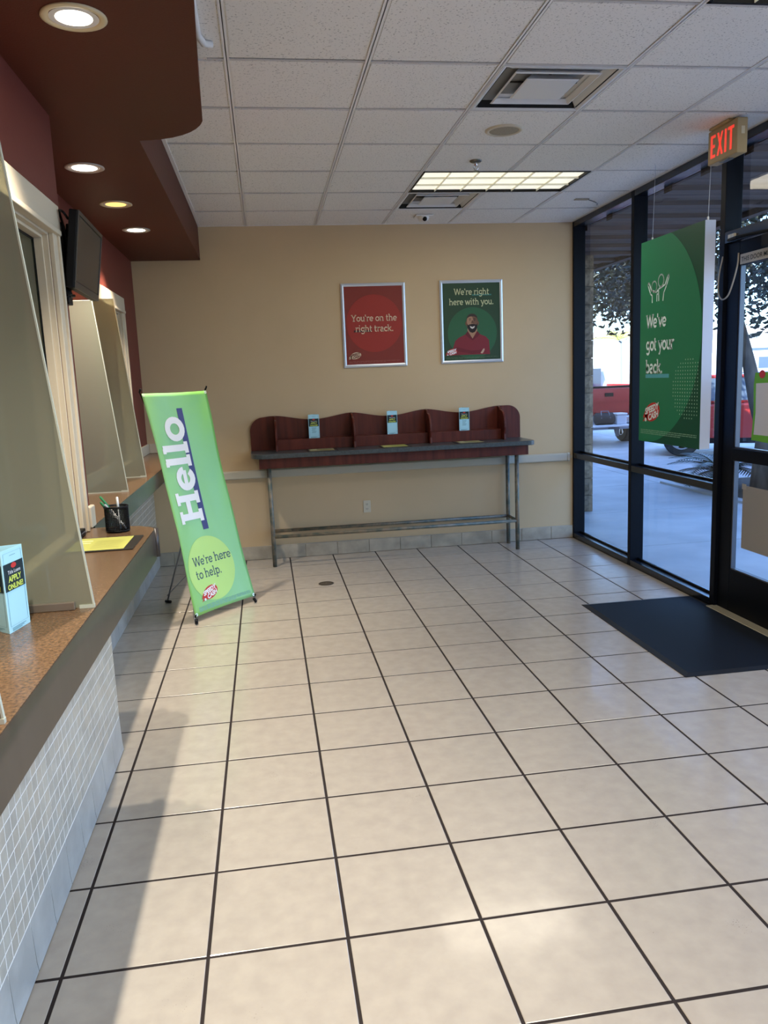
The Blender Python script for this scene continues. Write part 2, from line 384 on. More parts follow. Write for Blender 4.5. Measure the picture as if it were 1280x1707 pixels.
# floor with its tiles
floor = struct('floor', B(-3.2, 3.06, YB, YW, -.14, -.0014), M_GROUT)
S = .4064; GX, GY = -.6697, 2.0971; gp = .0052
def tile_mesh(w, d):
    b = .0018; m = MB(); z0, z1 = -.008, 0.0
    def rect(i, z): return [(-w/2+i, -d/2+i, z), (w/2-i, -d/2+i, z), (w/2-i, d/2-i, z), (-w/2+i, d/2-i, z)]
    A, Bq, T = rect(0, z0), rect(0, z1-b*.7), rect(b, z1)
    for k in range(4):
        j = (k+1) % 4; m.quad(A[k], A[j], Bq[j], Bq[k]); m.quad(Bq[k], Bq[j], T[j], T[k])
    m.quad(*T); return m.mesh('tile', M_TILE)
full = tile_mesh(S-2*gp, S-2*gp); cache = {}
for i in range(-1, 9):
    for j in range(-12, 13):
        x0, x1, y0, y1 = GX+S*i+gp, GX+S*(i+1)-gp, GY+S*j+gp, GY+S*(j+1)-gp
        y1 = min(y1, YW-.002); y0 = max(y0, YB)
        x1 = min(x1, XR-.004); x00 = x0
        cuts = [(y0, y1, -.741)] if y1 < YS else [(y0, y1, -1.052)] if y0 > YS else [(y0, YS, -.741), (YS+.001, y1, -1.052)]
        if i >= 0: cuts = [(y0, y1, -2)]
        for (ya, yb, lim) in cuts:
            x0 = max(x00, lim)
            if x1-x0 < .02 or yb-ya < .02: continue
            k = (round(x1-x0, 3), round(yb-ya, 3))
            if k == (round(S-2*gp, 3),)*2: me = full
            else:
                if k not in cache: cache[k] = tile_mesh(x1-x0, yb-ya)
                me = cache[k]
            put('tile', me, floor, loc=((x0+x1)/2, (ya+yb)/2, random.uniform(-.0006, .0004)))

# walls
wb_ = struct('wall_back', B(-3.2, 3.055, YW, YW+.14, -.1, 3.12), M_WALL)
struct('wall_rear', B(-3.2, 3.1, YB-.12, YB, -.1, 3.12), M_WALL)
W1 = (1.95, 3.315, 1.05, 2.235)     # near teller window opening y0,y1,z0,z1
W2 = (5.55, 6.55, 1.05, 2.22)
m = MB()
m.box(-1.2, XN, YB, W1[0], 0, 3.05); m.box(-1.2, XN, W1[1], YS, 0, 3.05); m.box(-1.2, XN, W1[0], W1[1], 0, W1[2]); m.box(-1.2, XN, W1[0], W1[1], W1[3], 3.05)
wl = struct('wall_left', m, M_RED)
m = MB()
m.box(-1.2, XF, YS, W2[0], 0, 3.05); m.box(-1.2, XF, W2[1], YW, 0, 3.05); m.box(-1.2, XF, W2[0], W2[1], 0, W2[2]); m.box(-1.2, XF, W2[0], W2[1], W2[3], 3.05)
struct('wall_left.001', m, M_RED)
M_OFF = mat('office_paint', (.36, .37, .29), rough=.8)
struct('wall_office', B(-3.2, -3.1, YB, YW, -.1, 3.1), M_OFF)
# back wall base tiles and bumper rail
bb = struct('baseboard_back', B(-1.06, XR, YW-.008, YW, 0, .126), mat('base_joint', (.42, .39, .33), rough=.8))
x = XR-.02-.3; first = True
pieces = [(XR-.225, XR-.002)]
x = XR-.225
while x > -1.04: pieces.append((max(x-.303, -1.055), x-.003)); x -= .303
for (a, b) in pieces:
    obj('tile', B(a, b, YW-.016, YW-.004, .002, .124+random.uniform(-.001, .001)), M_BASE, bb, bevel=.003)
rail = struct('trim_1', MB().prism([(-1.05, YW, .768), (-1.05, YW-.022, .768), (-1.05, YW-.032, .778), (-1.05, YW-.032, .836), (-1.05, YW-.022, .846), (-1.05, YW, .846)], (3.93, 0, 0)), M_RAIL)
obj('end_cap', MB().prism([(2.883, YW, .766), (2.883, YW-.024, .766), (2.883, YW-.034, .778), (2.883, YW-.034, .837), (2.883, YW-.024, .848), (2.883, YW, .848)], (.022, 0, 0)), M_RAIL, rail)
obj('mounting_strip', B(-1.05, 2.94, YW-.010, YW, .792, .822), M_RAIL, rail)

# ---------------- ceiling: grid runners and lay-in tiles
ceil = struct('ceiling', B(-3.2, 3.1, YB, YW+.1, 3.04, 3.2), mat('plenum', (.25, .25, .25), rough=.9))
CX, CY, CS = -.0677, 3.7014, .6096
OPEN2 = {(3, 3), (4, -2), (2, -6)}           # runners interrupted by the troffers
xs = [CX+CS*i for i in range(-1, 6)]; ys = [CY+CS*j for j in range(-11, 7)]
for i, xx in enumerate(xs):
    if xx < -.6: continue
    y0 = 3.85 if xx < -.2 else YB
    gaps = sorted((CY+CS*j, CY+CS*(j+1)) for (a, j) in OPEN2 if a == i-1); cur = y0
    for g0, g1 in gaps+[(YW, YW)]:
        if g0 > cur: obj('grid_runner', MB().box(xx-.012, xx+.012, cur, g0, ZC, ZC+.004).box(xx-.002, xx+.002, cur, g0, ZC, ZC+.035), M_GRID, ceil)
        cur = max(cur, g1)
for yy in ys:
    if yy < YB or yy > YW: continue
    x0 = -.15 if yy < 3.8 else -.48
    obj('grid_cross_runner', MB().box(x0, XR, yy-.006, yy+.006, ZC+.001, ZC+.005), M_GRID2, ceil)
obj('wall_angle', MB().box(-.48, XR, YW-.02, YW, ZC-.001, ZC+.004), M_GRID, ceil)
obj('wall_angle', MB().box(-.478, -.455, 3.85, YW-.02, ZC-.001, ZC+.004), M_GRID, ceil)
obj('wall_angle', MB().box(XR-.02, XR, YB, YW-.02, ZC-.001, ZC+.004), M_GRID, ceil)
OPEN = {(2, 0), (2, 3), (3, 3), (2, 4), (3, -2), (4, -2), (1, -6), (2, -6), (3, -6), (1, -2)}
OPEN -= {(1, -2)}
for i in range(-1, 5):
    for j in range(-11, 6):
        if (i, j) in OPEN: continue
        x0, x1, y0, y1 = CX+CS*i+.004, CX+CS*(i+1)-.004, CY+CS*j+.004, CY+CS*(j+1)-.004
        y0 = max(y0, YB); y1 = min(y1, YW-.002)
        x0 = max(x0, (-.30 if j == -1 else -.19) if y1 < 3.75 else -.47); x1 = min(x1, XR-.003)
        if x1-x0 < .03 or y1-y0 < .03: continue
        dz = random.uniform(0, .002); tx, ty = random.uniform(-.0015, .0015), random.uniform(-.0015, .0015)
        z = ZC+.007+dz; m = MB()
        e = .014
        m.hexa(((x0+e, y0+e, z-.006+tx+ty), (x1-e, y0+e, z-.006-tx+ty), (x1-e, y1-e, z-.006-tx-ty), (x0+e, y1-e, z-.006+tx-ty), (x0+e, y0+e, z), (x1-e, y0+e, z), (x1-e, y1-e, z), (x0+e, y1-e, z)))
        m.box(x0, x1, y0, y1, z, z+.012)
        obj('tile', m, M_CEIL, ceil)
# soffit over the tellers
def soffit_outline():
    p = [(-1.2, YB), (-.02, YB), (-.05, .2), (-.085, 1.6), (-.125, 2.5), (-.160, 3.1), (-.177, 3.50)]
    for k in range(1, 9):
        a = math.radians(k*90/9); p.append((-.177-.30*(1-math.cos(a)), 3.53+.33*math.sin(a)))
    p += [(-.477, 3.865), (-.478, 3.865), (-.48, YW-.001), (-1.2, YW-.001)]
    return p
so_ = MB().prism([(a, b, 2.72) for a, b in soffit_outline()], (0, 0, .279))
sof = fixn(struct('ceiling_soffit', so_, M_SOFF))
ro = hold('trim_2')
m = MB().tube([(-.085, .2, 2.985), (-.110, 1.6, 2.985), (-.143, 2.6, 2.985), (-.166, 3.1, 2.985), (-.168, 3.42, 2.985), (-.150, 3.50, 2.985), (-.12, 3.52, 2.99)], .014, 8)
obj('raceway', m, M_WHITE, ro, smooth=True)
obj('raceway_clip', B(-.16, -.128, 2.94, 2.96, 2.968, 2.999), M_WHITE, ro)

# ---------------- storefront on the right
XG = XR+.085; XB = XR+.115
def mull(parent, y0, y1, z0=0.0, z1=ZC, name='mullion'): return obj(name, MB().box(XR, XB, y0, y1, z0, z1), M_FRAME, parent, bevel=.003)
def hbar(parent, y0, y1, z0, z1, name):
    m = MB().box(XR, XB, y0, y1, z0, z1)
    m.box(XG-.022, XG-.008, y0, y1, z1, z1+.016)      # glazing bead
    return obj(name, m, M_BAR, parent, bevel=.004)
def pane(parent, y0, y1, z0, z1, xg=None):
    xg = xg or XG
    return obj('pane', MB().box(xg-.003, xg+.003, y0, y1, z0, z1), M_GLASS, parent)
def bay(name, y0, y1, mid=True, left=None, right=None, top=ZC-.05, bot=.05, head=True):
    w = hold(name)
    if left: mull(w, *left)
    if right: mull(w, *right)
    hbar(w, y0, y1, top, ZC, 'header'); hbar(w, y0, y1, 0, bot, 'sill')
    if mid:
        hbar(w, y0, y1, .795, .845, 'rail'); pane(w, y0, y1, bot, .795); pane(w, y0, y1, .845, top)
    else: pane(w, y0, y1, bot, top)
    return w
bay('window_3', 6.14, 7.32, left=(7.32, 7.35), right=(6.09, 6.14))
bay('window_4', 4.885, 6.09, right=(4.83, 4.885))
tr = hold('window_5')                                  # transom light over the door
mull(tr, 3.80, 3.855); hbar(tr, 3.855, 4.83, ZC-.05, ZC, 'header'); hbar(tr, 3.855, 4.83, 2.385, 2.455, 'door_head')
pane(tr, 3.855, 4.83, 2.455, ZC-.05)
yy = 3.80; n = 6
while yy > YB+.3:
    y2 = max(yy-1.25, YB+.002); bay('window_%d' % n, y2+.055, yy, right=(y2, y2+.055)); yy = y2; n += 1
dr = hold('door_1'); xd0, xd1 = XR+.022, XR+.067
D0, D1 = 3.862, 4.823
obj('stile', MB().box(xd0, xd1, 4.692, D1, .012, 2.38), M_FRAME, dr, bevel=.003)
obj('stile', MB().box(xd0, xd1, D0, 3.99, .012, 2.38), M_FRAME, dr, bevel=.003)
obj('top_rail', MB().box(xd0, xd1, 3.99, 4.692, 2.235, 2.38), M_FRAME, dr, bevel=.003)
obj('middle_rail', MB().box(xd0-.012, xd1, 3.99, 4.692, 1.02, 1.10), M_FRAME, dr, bevel=.004)
obj('bottom_rail', MB().box(xd0, xd1, 3.99, 4.692, .012, .30), M_FRAME, dr, bevel=.003)
M_STOP = mat('glazing_stop', (.10, .11, .13), rough=.3, metal=.5)
st = MB()
for (z0, z1) in ((.30, 1.02), (1.10, 2.235)):
    st.box(xd0+.005, xd1-.01, 4.680, 4.692, z0, z1); st.box(xd0+.005, xd1-.01, 3.99, 4.692, z0, z0+.008)
obj('glazing_stop', st, M_STOP, dr)
pane(dr, 3.99, 4.69, .30, 1.02, xd1-.012); pane(dr, 3.99, 4.69, 1.10, 2.235, xd1-.012)
obj('closer_body', MB().box(xd0-.055, xd0, 4.05, 4.40, 2.30, 2.37), M_BLACK, dr, bevel=.006)
obj('closer_arm', MB().tube([(xd0-.03, 4.36, 2.385), (xd0-.07, 4.62, 2.392), (XR-.004, 4.78, 2.40)], .010, 8), M_BLACK, dr)
sg = obj('door_sign', MB().box(xd0-.003, xd0, 3.99, 4.682, 2.238, 2.298), mat('sign_ivory', (.50, .46, .37), rough=.5), dr)
m = MB(); sans(m, 'THIS DOOR MUST REMAIN UNLOCKED', plane_fn((xd0-.0045, 4.668, 2.253), (0, -.044, 0), (0, 0, .044)), .90, .006); obj('sign_lettering', m, M_PDARK, sg)
th = struct('trim_3', MB().prism([(XR-.06, 3.84, 0), (XR-.045, 3.84, .012), (XB, 3.84, .014), (XB+.03, 3.84, 0)], (0, 1.0, 0)), mat('threshold_alu', (.42, .39, .30), rough=.4, metal=.5))
fixn(th)

# =================================================================== TELLER COUNTERS
ZK = 1.05
def rounded_top(xw, xf, y0, y1, z0, z1, r, seg=10):
    p = [(xw, y0, z0), (xf, y0, z0), (xf, y1-r, z0)]
    for k in range(1, seg+1):
        a = math.radians(90*k/seg); p.append((xf-r*1.25*(1-math.cos(a)), y1-r+r*math.sin(a), z0))
    p.append((xw, y1, z0)); return p
def slab_up(pts, h): return MB().prism(pts, (0, 0, h))
def mosaic(parent, xf, y0, y1, split_z, count_from):
    p = .0500; tl = p-.0045; lo = .165
    meshes = [MB().box(-.006, 0, -tl/2, tl/2, -tl/2, tl/2).mesh('mosaic_tile', mm) for mm in M_MOS]
    rest = MB(); j = 0; y = y1-p/2
    while y > y0+p*.3:
        for k in range(15):
            z = lo+p*(k+.5)
            if z > .93: break
            if z < split_z and y > count_from:
                q = put('mosaic_tile', random.choice(meshes), parent, loc=(xf+random.uniform(-.0004, .0004), y, z))
                q.matrix_parent_inverse = parent.matrix_basis.inverted()
            else: rest.box(xf-.006, xf, y-tl/2, y+tl/2, z-tl/2, z+tl/2, random.randrange(3))
        y -= p
    return rest
# near counter
tc = thing('teller_counter', 'near brown granite-look teller counter with taupe edge and white mosaic front', 'counter', (-.65, 1.5, 0))
pts = rounded_top(XN+.002, -.488, YB+.02, 3.46, ZK-.035, ZK, .14)
fixn(obj('countertop', slab_up(pts, .035), M_TOP, tc))
pin = rounded_top(XN+.002, -.486, YB+.02, 3.462, .925, .925, .142)
m = MB()
fro = pin[1:]
for a, b in zip(fro[:-1], fro[1:]): m.quad(a, b, (b[0], b[1], ZK-.003), (a[0], a[1], ZK-.003))
fa = obj('fascia', m, M_FASC, tc); fa.modifiers.new('solid', 'SOLIDIFY').thickness = .02; fixn(fa); smoothsharp(fa)
fixn(obj('underside', slab_up([(q[0]-.006 if q[0] > XN+.1 else q[0], q[1]-.004, .927) for q in pin], .01), M_FASC, tc))
kn = obj('knee_wall', MB().box(XN+.001, -.7456, YB+.02, YS-.001, 0, .925), M_MOSG, tc)
rest = mosaic(tc, -.745, YB+.05, YS-.002, .53, 1.72)
r0 = obj('mosaic_field', rest, M_MOS, tc, kind='stuff')
y = YS-.002
while y > YB+.3:
    obj('cove_tile', MB().prism([(-.751, y-.198, .004), (-.738, y-.198, .004), (-.741, y-.198, .03), (-.745, y-.198, .162), (-.751, y-.198, .162)], (0, .196, 0)), M_COVE, tc); y -= .2
# far counter
fc = thing('teller_counter', 'far stretch of teller counter behind the pen cup, running to the beige wall', 'counter', (-.9, 5.5, 0))
fixn(obj('countertop', slab_up([(XF+.002, YS+.001, ZK-.035), (-.768, YS+.001, ZK-.035), (-.768, YW-.002, ZK-.035), (XF+.002, YW-.002, ZK-.035)], .035), M_TOP, fc))
obj('fascia', MB().box(-.786, -.766, YS+.001, YW-.002, .945, ZK-.003), M_FASC, fc)
obj('underside', MB().box(XF+.002, -.787, YS+.001, YW-.002, .946, .956), M_FASC, fc)
obj('knee_wall', MB().box(XF+.001, -1.0506, YS+.002, YW-.012, 0, .945), M_MOSG, fc)
rest = mosaic(fc, -1.05, YS+.01, YW-.012, -1, 99)
obj('mosaic_field', rest, M_MOS, fc, kind='stuff')
y = YW-.02
while y > YS+.2:
    obj('cove_tile', MB().box(-1.056, -1.046, y-.3, y-.003, .004, .162), M_COVE, fc, bevel=.003); y -= .303

# teller windows
def teller_window(name, xw, y0, y1, z0, z1, cw=.118, hd=.118):
    w = hold(name); k = .022
    obj('head_casing', MB().box(xw, xw+k, y0-cw, y1+cw, z1, z1+hd), M_TRIM, w, bevel=.004)
    for (a, b) in ((y0-cw, y0), (y1, y1+cw)):
        obj('casing', MB().box(xw, xw+k-.004, a, b, z0+.001, z1), M_TRIM, w, bevel=.003)
        obj('casing_bead', MB().box(xw, xw+k+.006, a+.055, a+.072, z0+.001, z1), M_TRIM, w, bevel=.003)
    obj('head_bead', MB().box(xw, xw+k+.012, y0-cw*.6, y1+cw*.6, z1-.004, z1+.016), M_TRIM, w, bevel=.003)
    d1 = .04
    for (a, b, c, d) in ((y0, y0+.010, 0, d1+.06), (y0+.010, y0+.020, .02, d1+.06), (y1-.010, y1, 0, d1+.06), (y1-.020, y1-.010, .02, d1+.06)):
        obj('jamb', MB().box(xw-d, xw-c, a, b, z0+.001, z1), M_TRIM, w, bevel=.002)
    obj('jamb', MB().box(xw-d1-.06, xw, y0+.010, y1-.010, z1-.012, z1), M_TRIM, w, bevel=.002)
    obj('jamb', MB().box(xw-d1-.06, xw-.02, y0+.020, y1-.020, z1-.024, z1-.012), M_TRIM, w, bevel=.002)
    obj('sill', MB().box(xw-.12, xw+.002, y0, y1, z0+.0005, z0+.012), M_TRIM, w)
    obj('gasket', MB().box(xw-.066, xw-.050, y1-.026, y1-.020, z0+.012, z1-.024).box(xw-.066, xw-.050, y0+.020, y1-.020, z1-.030, z1-.024), M_BLACK, w)
    obj('pane', MB().box(xw-.062, xw-.054, y0+.020, y1-.026, z0+.012, z1-.030), M_TELL, w)
    return w
teller_window('window_1', XN, *W1)
teller_window('window_2', XF, *W2)
sk = hold('baseboard_left')
obj('skirting_piece', MB().box(XN, XN+.022, 3.457, YS+.004, ZK, 1.142), M_TRIM, sk, bevel=.006)
sk2 = hold('baseboard_left.001')
obj('skirting_piece', MB().box(XF, XF+.018, W2[1]+.13, YW-.002, ZK, 1.135), M_TRIM, sk2, bevel=.004)
obj('skirting_piece', MB().box(XF, XF+.018, YS+.005, W2[0]-.13, ZK, 1.135), M_TRIM, sk2, bevel=.004)
obj('skirting_piece', MB().box(XF+.018, -.79, YW-.014, YW-.001, ZK, 1.135), M_TRIM, sk2, bevel=.004)

# =================================================================== DESK ON THE BACK WALL
dk = thing('writing_desk', 'long mahogany stand-up writing desk with wavy divided back, on pipe legs by the beige wall', 'desk', (1.13, 7.1, 0))
ZD = 1.025
p = [(-.005, 7.335), (2.41, 7.335), (2.41, 6.95)]
p = [(-.15, 7.335), (-.15, 7.05)]
for k in range(1, 9):
    a = math.radians(k*90/8); p.append((-.15+.12*(1-math.cos(a)), 7.05-.19*math.sin(a)))
for k in range(0, 7):
    a = math.radians(k*90/6); p.append((2.34+.065*math.sin(a), 6.925-.065*math.cos(a)))
p.append((2.405, 7.335))
fixn(obj('desk_top', MB().prism([(a, b, ZD-.040) for a, b in p], (0, 0, .040)), M_TEAL, dk, bevel=.004))
m = MB().box(-.082, 2.36, 6.945, 6.965, .893, ZD-.041).box(-.082, -.062, 6.965, 7.33, .893, ZD-.041).box(2.34, 2.36, 6.965, 7.33, .893, ZD-.041)
obj('apron', m, M_WOOD, dk, bevel=.002)
top = [(-.148, ZD), (-.148, 1.20)]
for k in range(1, 9):
    a = math.radians(k*90/8); top.append((-.148+.12*(1-math.cos(a)), 1.20+.125*math.sin(a)))
top.append((.03, 1.333))
DX = [.082, .785, 1.488, 2.191]
for a, b in zip(DX[:-1], DX[1:]):
    for k in range(0, 17):
        t = k/16; top.append((a+(b-a)*t, 1.334-.046*math.sin(PI*t)**1.6))
for k in range(0, 9):
    a = math.radians(k*90/8); top.append((2.285+.122*math.sin(a), 1.215+.12*math.cos(a)))
top.append((2.407, ZD))
fixn(obj('back_panel', MB().prism([(a, 7.322, b) for a, b in top], (0, .016, 0)), M_WOOD, dk))
for dx in DX:
    q = [(7.322, ZD), (7.322, 1.333), (7.27, 1.325)]
    for k in range(0, 7):
        t = k/6; q.append((7.235-.135*math.sin(t*PI/2)**.9, 1.30-.125*(1-math.cos(t*PI/2))))
    q += [(7.10, 1.14), (7.115, 1.08), (7.105, ZD)]
    fixn(obj('divider', MB().prism([(dx-.009, a, b) for a, b in q], (.018, 0, 0)), M_WOOD, dk, bevel=.003))
for a, b in zip(DX[:-1], DX[1:]):
    obj('brochure_ledge', MB().box(a+.010, b-.010, 7.20, 7.321, ZD, 1.121), M_WOOD, dk, bevel=.002)
legs = [(0, 7.0), (2.265, 7.0), (0.0, 7.285), (2.265, 7.285)]
for lx, ly in legs:
    lg = obj('leg', MB().tube([(lx, ly, 0.0), (lx, ly, .893)], .019, 16), M_STEEL, dk, smooth=True)
obj('foot_rail', MB().tube([(0, 7.0, .272), (2.265, 7.0, .272)], .016, 12), M_STEEL, dk, smooth=True)
obj('foot_rail', MB().tube([(0, 7.285, .272), (2.265, 7.285, .272)], .016, 12), M_STEEL, dk, smooth=True)
for lx in (0, 2.265): obj('cross_rail', MB().tube([(lx, 7.0, .272), (lx, 7.285, .272)], .015, 12), M_STEEL, dk, smooth=True)

# =================================================================== THINGS ON DESK AND COUNTER
def tent(name, label, loc, ang, w=.098, h=.212, lines=True):
    """three-sided folded card brochure, open at the top"""
    t = thing(name, label, 'brochure', loc, 'blue loan leaflets')
    r = w/math.sqrt(3); c = [Vector((r*math.cos(ang+math.radians(a)), r*math.sin(ang+math.radians(a)), 0)) for a in (-150, -30, 90)]
    m = MB()
    for i in range(3):
        a, b = c[i], c[(i+1) % 3]; m.quad(a, b, b+Vector((0, 0, h)), a+Vector((0, 0, h)))
    L = Vector(loc); m.v = [tuple(Vector(v)+L) for v in m.v]
    cd = obj('card', m, M_PBLUE, t); sm = cd.modifiers.new('solid', 'SOLIDIFY'); sm.thickness = .0012; sm.offset = -1
    for i in range(3):
        a, b = c[i]+L, c[(i+1) % 3]+L; ex = (b-a).normalized(); ey = Vector((0, 0, 1))
        fn = plane_fn(a, ex, ey, lift=.0008); fn2 = plane_fn(a, ex, ey, lift=.0015)
        m = MB(); m.quad(fn(.004, h*.50), fn(w-.004, h*.50), fn(w-.004, h*.83), fn(.004, h*.83))
        bl = obj('print_block', m, M_PDARK, t)
        m = MB(); sans(m, 'APPLY', lambda x, y: fn2(w/2+x, h*.605+y), .0205, .0006, 0, 'CENTER'); sans(m, 'ONLINE!', lambda x, y: fn2(w/2+x, h*.515+y), .0180, .0006, 0, 'CENTER')
        obj('headline', m, M_PYEL, t)
        m = MB(); sans(m, 'Title Loans', lambda x, y: fn2(w/2+x, h*.70+y), .0130, 0, 0, 'CENTER')
        obj('lettering', m, M_PWHITE, t)
        m = MB(); ell(m, fn2, w/2, h*.792, .012, .0065); obj('logo_oval', m, M_PRED, t)
        m = MB()
        for (x0, x1, y0, y1) in ((.008, w-.008, h*.955, h*.957), (.008, w-.008, h*.075, h*.077), (.008, .009, h*.075, h*.957), (w-.009, w-.008, h*.075, h*.957), (w*.36, w*.64, h*.915, h*.92)):
            m.quad(fn(x0, y0), fn(x1, y0), fn(x1, y1), fn(x0, y1))
        for q in range(3): m.quad(fn(.014, h*.045-q*.003), fn(w-.02-q*.01, h*.045-q*.003), fn(w-.02-q*.01, h*.052-q*.003), fn(.014, h*.052-q*.003))
        obj('outline', m, flat('leaflet_line', (.10, .25, .30)), t)
        if lines and i == 0:
            m = MB()
            for q in range(5): m.quad(fn(w*.28+.004*(q % 2), h*.43-q*h*.05), fn(w*.72-.006*(q % 3), h*.43-q*h*.05), fn(w*.72-.006*(q % 3), h*.445-q*h*.05), fn(w*.28+.004*(q % 2), h*.445-q*h*.05))
            obj('small_print', m, flat('leaflet_line', (.10, .25, .30)), t)
    return t
tent('brochure', 'pale blue leaflet on the desk ledge between the first and second dividers from the left', (.428, 7.252, 1.1215), .03)
tent('brochure', 'pale blue leaflet on the desk ledge in the middle bay', (1.148, 7.252, 1.1215), .12, lines=False)
tent('brochure', 'pale blue leaflet on the desk ledge in the bay nearest the glass front', (1.834, 7.252, 1.1215), .0)
tent('brochure', 'light blue tri-fold leaflet standing on the near brown counter', (-.667, 2.021, ZK+.0005), 1.353, lines=False, h=.205)

M_PAPER = mat('form_paper', (.47, .47, .11), rough=.6); M_PAD = mat('pad_black', (.022, .020, .018), rough=.4)
M_TAN = mat('form_tan', (.30, .26, .12), rough=.6)
def form(label, x0, x1, y0, y1, z, pm, inset, group=None):
    t = thing('form_pad', label, 'pad', ((x0+x1)/2, (y0+y1)/2, z), group)
    obj('backing', MB().box(x0, x1, y0, y1, z, z+.004), M_PAD, t, bevel=.001)
    sh = obj('sheet', MB().box(x0+inset[0], x1-inset[1], y0+inset[2], y1-inset[3], z+.004, z+.0047), pm, t)
    m = MB(); fn = plane_fn((x0+inset[0], y0+inset[2], z+.0051), (1, 0, 0), (0, 1, 0)); w = x1-x0-inset[0]-inset[1]; h = y1-y0-inset[2]-inset[3]
    for k in range(9):
        yv = h*(.12+.075*k); m.quad(fn(w*.38, yv), fn(w*random.uniform(.72, .92), yv), fn(w*.9, yv+.004), fn(w*.38, yv+.004))
    obj('small_print', m, flat('form_line', (.35, .33, .10)), t)
    m = MB(); m.quad(fn(w*.06, h*.55), fn(w*.30, h*.55), fn(w*.30, h*.62), fn(w*.06, h*.62)).quad(fn(w*.06, h*.72), fn(w*.30, h*.72), fn(w*.30, h*.80), fn(w*.06, h*.80))
    obj('heading', m, flat('form_head', (.75, .70, .35)), t)
    return t
form('yellow form on a black pad on the near counter, beside the pen cup', -.762, -.510, 2.925, 3.195, ZK+.0005, M_PAPER, (.012, .035, .012, .012))
form('form on a dark pad on the desk in its left bay', .345, .615, 6.90, 7.14, ZD+.0005, M_TAN, (.02, .03, .015, .015), 'pads on the writing desk')
form('form on a dark pad on the desk in its middle bay', 1.0, 1.27, 6.90, 7.14, ZD+.0005, M_PAPER, (.02, .03, .015, .015), 'pads on the writing desk')
form('form on a dark pad on the desk in the bay nearest the glass', 1.69, 1.97, 6.91, 7.15, ZD+.0005, M_TAN, (.03, .03, .015, .015), 'pads on the writing desk')

# pen cup
cp = (-.632, 3.335, ZK+.0005)
pc = thing('pen_cup', 'black wire-mesh pen cup on the rounded counter end', 'cup', cp)
m = MB()
def cyl(u, v): a = 2*PI*u; return (cp[0]+.046*math.cos(a), cp[1]+.046*math.sin(a), cp[2]+.008+.094*v)
m.grid(cyl, 44, 15)
ms = obj('mesh_wall', m, M_BLACK, pc); wf = ms.modifiers.new('wire', 'WIREFRAME'); wf.thickness = .0034; wf.use_even_offset = False
obj('rim', MB().lathe([(.045, .100), (.049, .100), (.050, .104), (.049, .108), (.045, .108), (.045, .100)], cp, 32), M_BLACK, pc, smooth=True)
obj('base', MB().lathe([(.0, 0), (.044, 0), (.047, .004), (.047, .010), (.043, .010), (.0, .004)], cp, 32), M_BLACK, pc, smooth=True)
def pen(label, p0, p1, cols, r=.0045):
    p0, p1 = Vector(p0), Vector(p1); d = p1-p0
    t = thing('pen', label, 'pen', p0, 'pens in the cup'); pr = ['barrel', 'cap']
    obj('barrel', MB().tube([p0, p0+d*.04, p0+d*.62], [r*.4, r, r], 8), cols[0], t, smooth=True)
    obj('cap', MB().tube([p0+d*.62, p0+d*.97, p1], [r*1.15, r*1.15, r*.7], 8), cols[1], t, smooth=True)
M_PENG = mat('pen_green', (.02, .20, .07), rough=.35); M_PENW = mat('pen_white', (.75, .75, .72), rough=.35); M_PENT = mat('pen_clear', (.35, .37, .38), rough=.2)
c = Vector(cp)
pen('green capped pen leaning highest to the left in the cup', c+Vector((.034, .0, .008)), c+Vector((-.062, .012, .148)), (M_PENW, M_PENG))
pen('short green pen at the left rim of the cup', c+Vector((.014, .02, .008)), c+Vector((-.058, -.008, .128)), (M_PENT, M_PENG))
pen('white capped pen standing upright in the cup', c+Vector((.012, -.012, .008)), c+Vector((.004, .018, .142)), (M_PENT, M_PENW))
pen('clear pen leaning behind the green ones in the cup', c+Vector((.03, .015, .008)), c+Vector((-.040, -.02, .118)), (M_PENT, M_PENT))
kb = thing('card_box', 'small black box at the foot of the near window casing', 'box', (-.77, 3.24, ZK))
obj('body', MB().box(-.776, -.752, 3.205, 3.30, ZK+.0005, ZK+.030), M_BLACK, kb, bevel=.004)
obj('slot', MB().box(-.7525, -.7512, 3.22, 3.285, ZK+.016, ZK+.020), M_GREY, kb)

# acrylic privacy panels
def panel(label, y, x_wall, xb, xt, zt, t=.008, channel=False):
    T = thing('privacy_panel', label, 'panel', ((x_wall+xb)/2, y, ZK), 'slanted acrylic privacy panels')
    z0 = ZK+.004; xw = x_wall
    def solid(a, b, c, d, y0, y1): return MB().hexa(((a[0], y0, a[1]), (b[0], y0, b[1]), (b[0], y1, b[1]), (a[0], y1, a[1]), (d[0], y0, d[1]), (c[0], y0, c[1]), (c[0], y1, c[1]), (d[0], y1, d[1])))
    obj('sheet', solid((xw, z0), (xb, z0), (xt, zt), (xw, zt), y, y+t), M_ACRYL, T)
    e = .004
    m = solid((xb, z0), (xb+e, z0), (xt+e, zt), (xt, zt), y-.0005, y+t+.0005)
    m.box(xw, xt+e, y-.0005, y+t+.0005, zt, zt+e)
    obj('polished_edge', m, M_ACED, T)
    obj('foot', MB().box(xb-.035, xb+.004, y-.0015, y+t+.0015, ZK+.0003, ZK+.010), M_ACED, T)
    if channel: obj('base_channel', MB().box(xw, xb-.045, y-.012, y+t+.012, ZK+.0003, ZK+.022), mat('channel_metal', (.30, .25, .20), rough=.3, metal=.6), T, bevel=.002)
    else: obj('base_edge', MB().box(xw, xb-.03, y-.001, y+t+.001, ZK+.0003, ZK+.006), M_ACED, T)
panel('frosted slanted acrylic panel on the near counter with a metal base channel', 2.157, XN+.024, -.493, -.607, 2.29, channel=True)
panel('acrylic panel on the near counter closest to the viewer, mostly out of view', 1.41, XN+.03, -.497, -.61, 2.29)
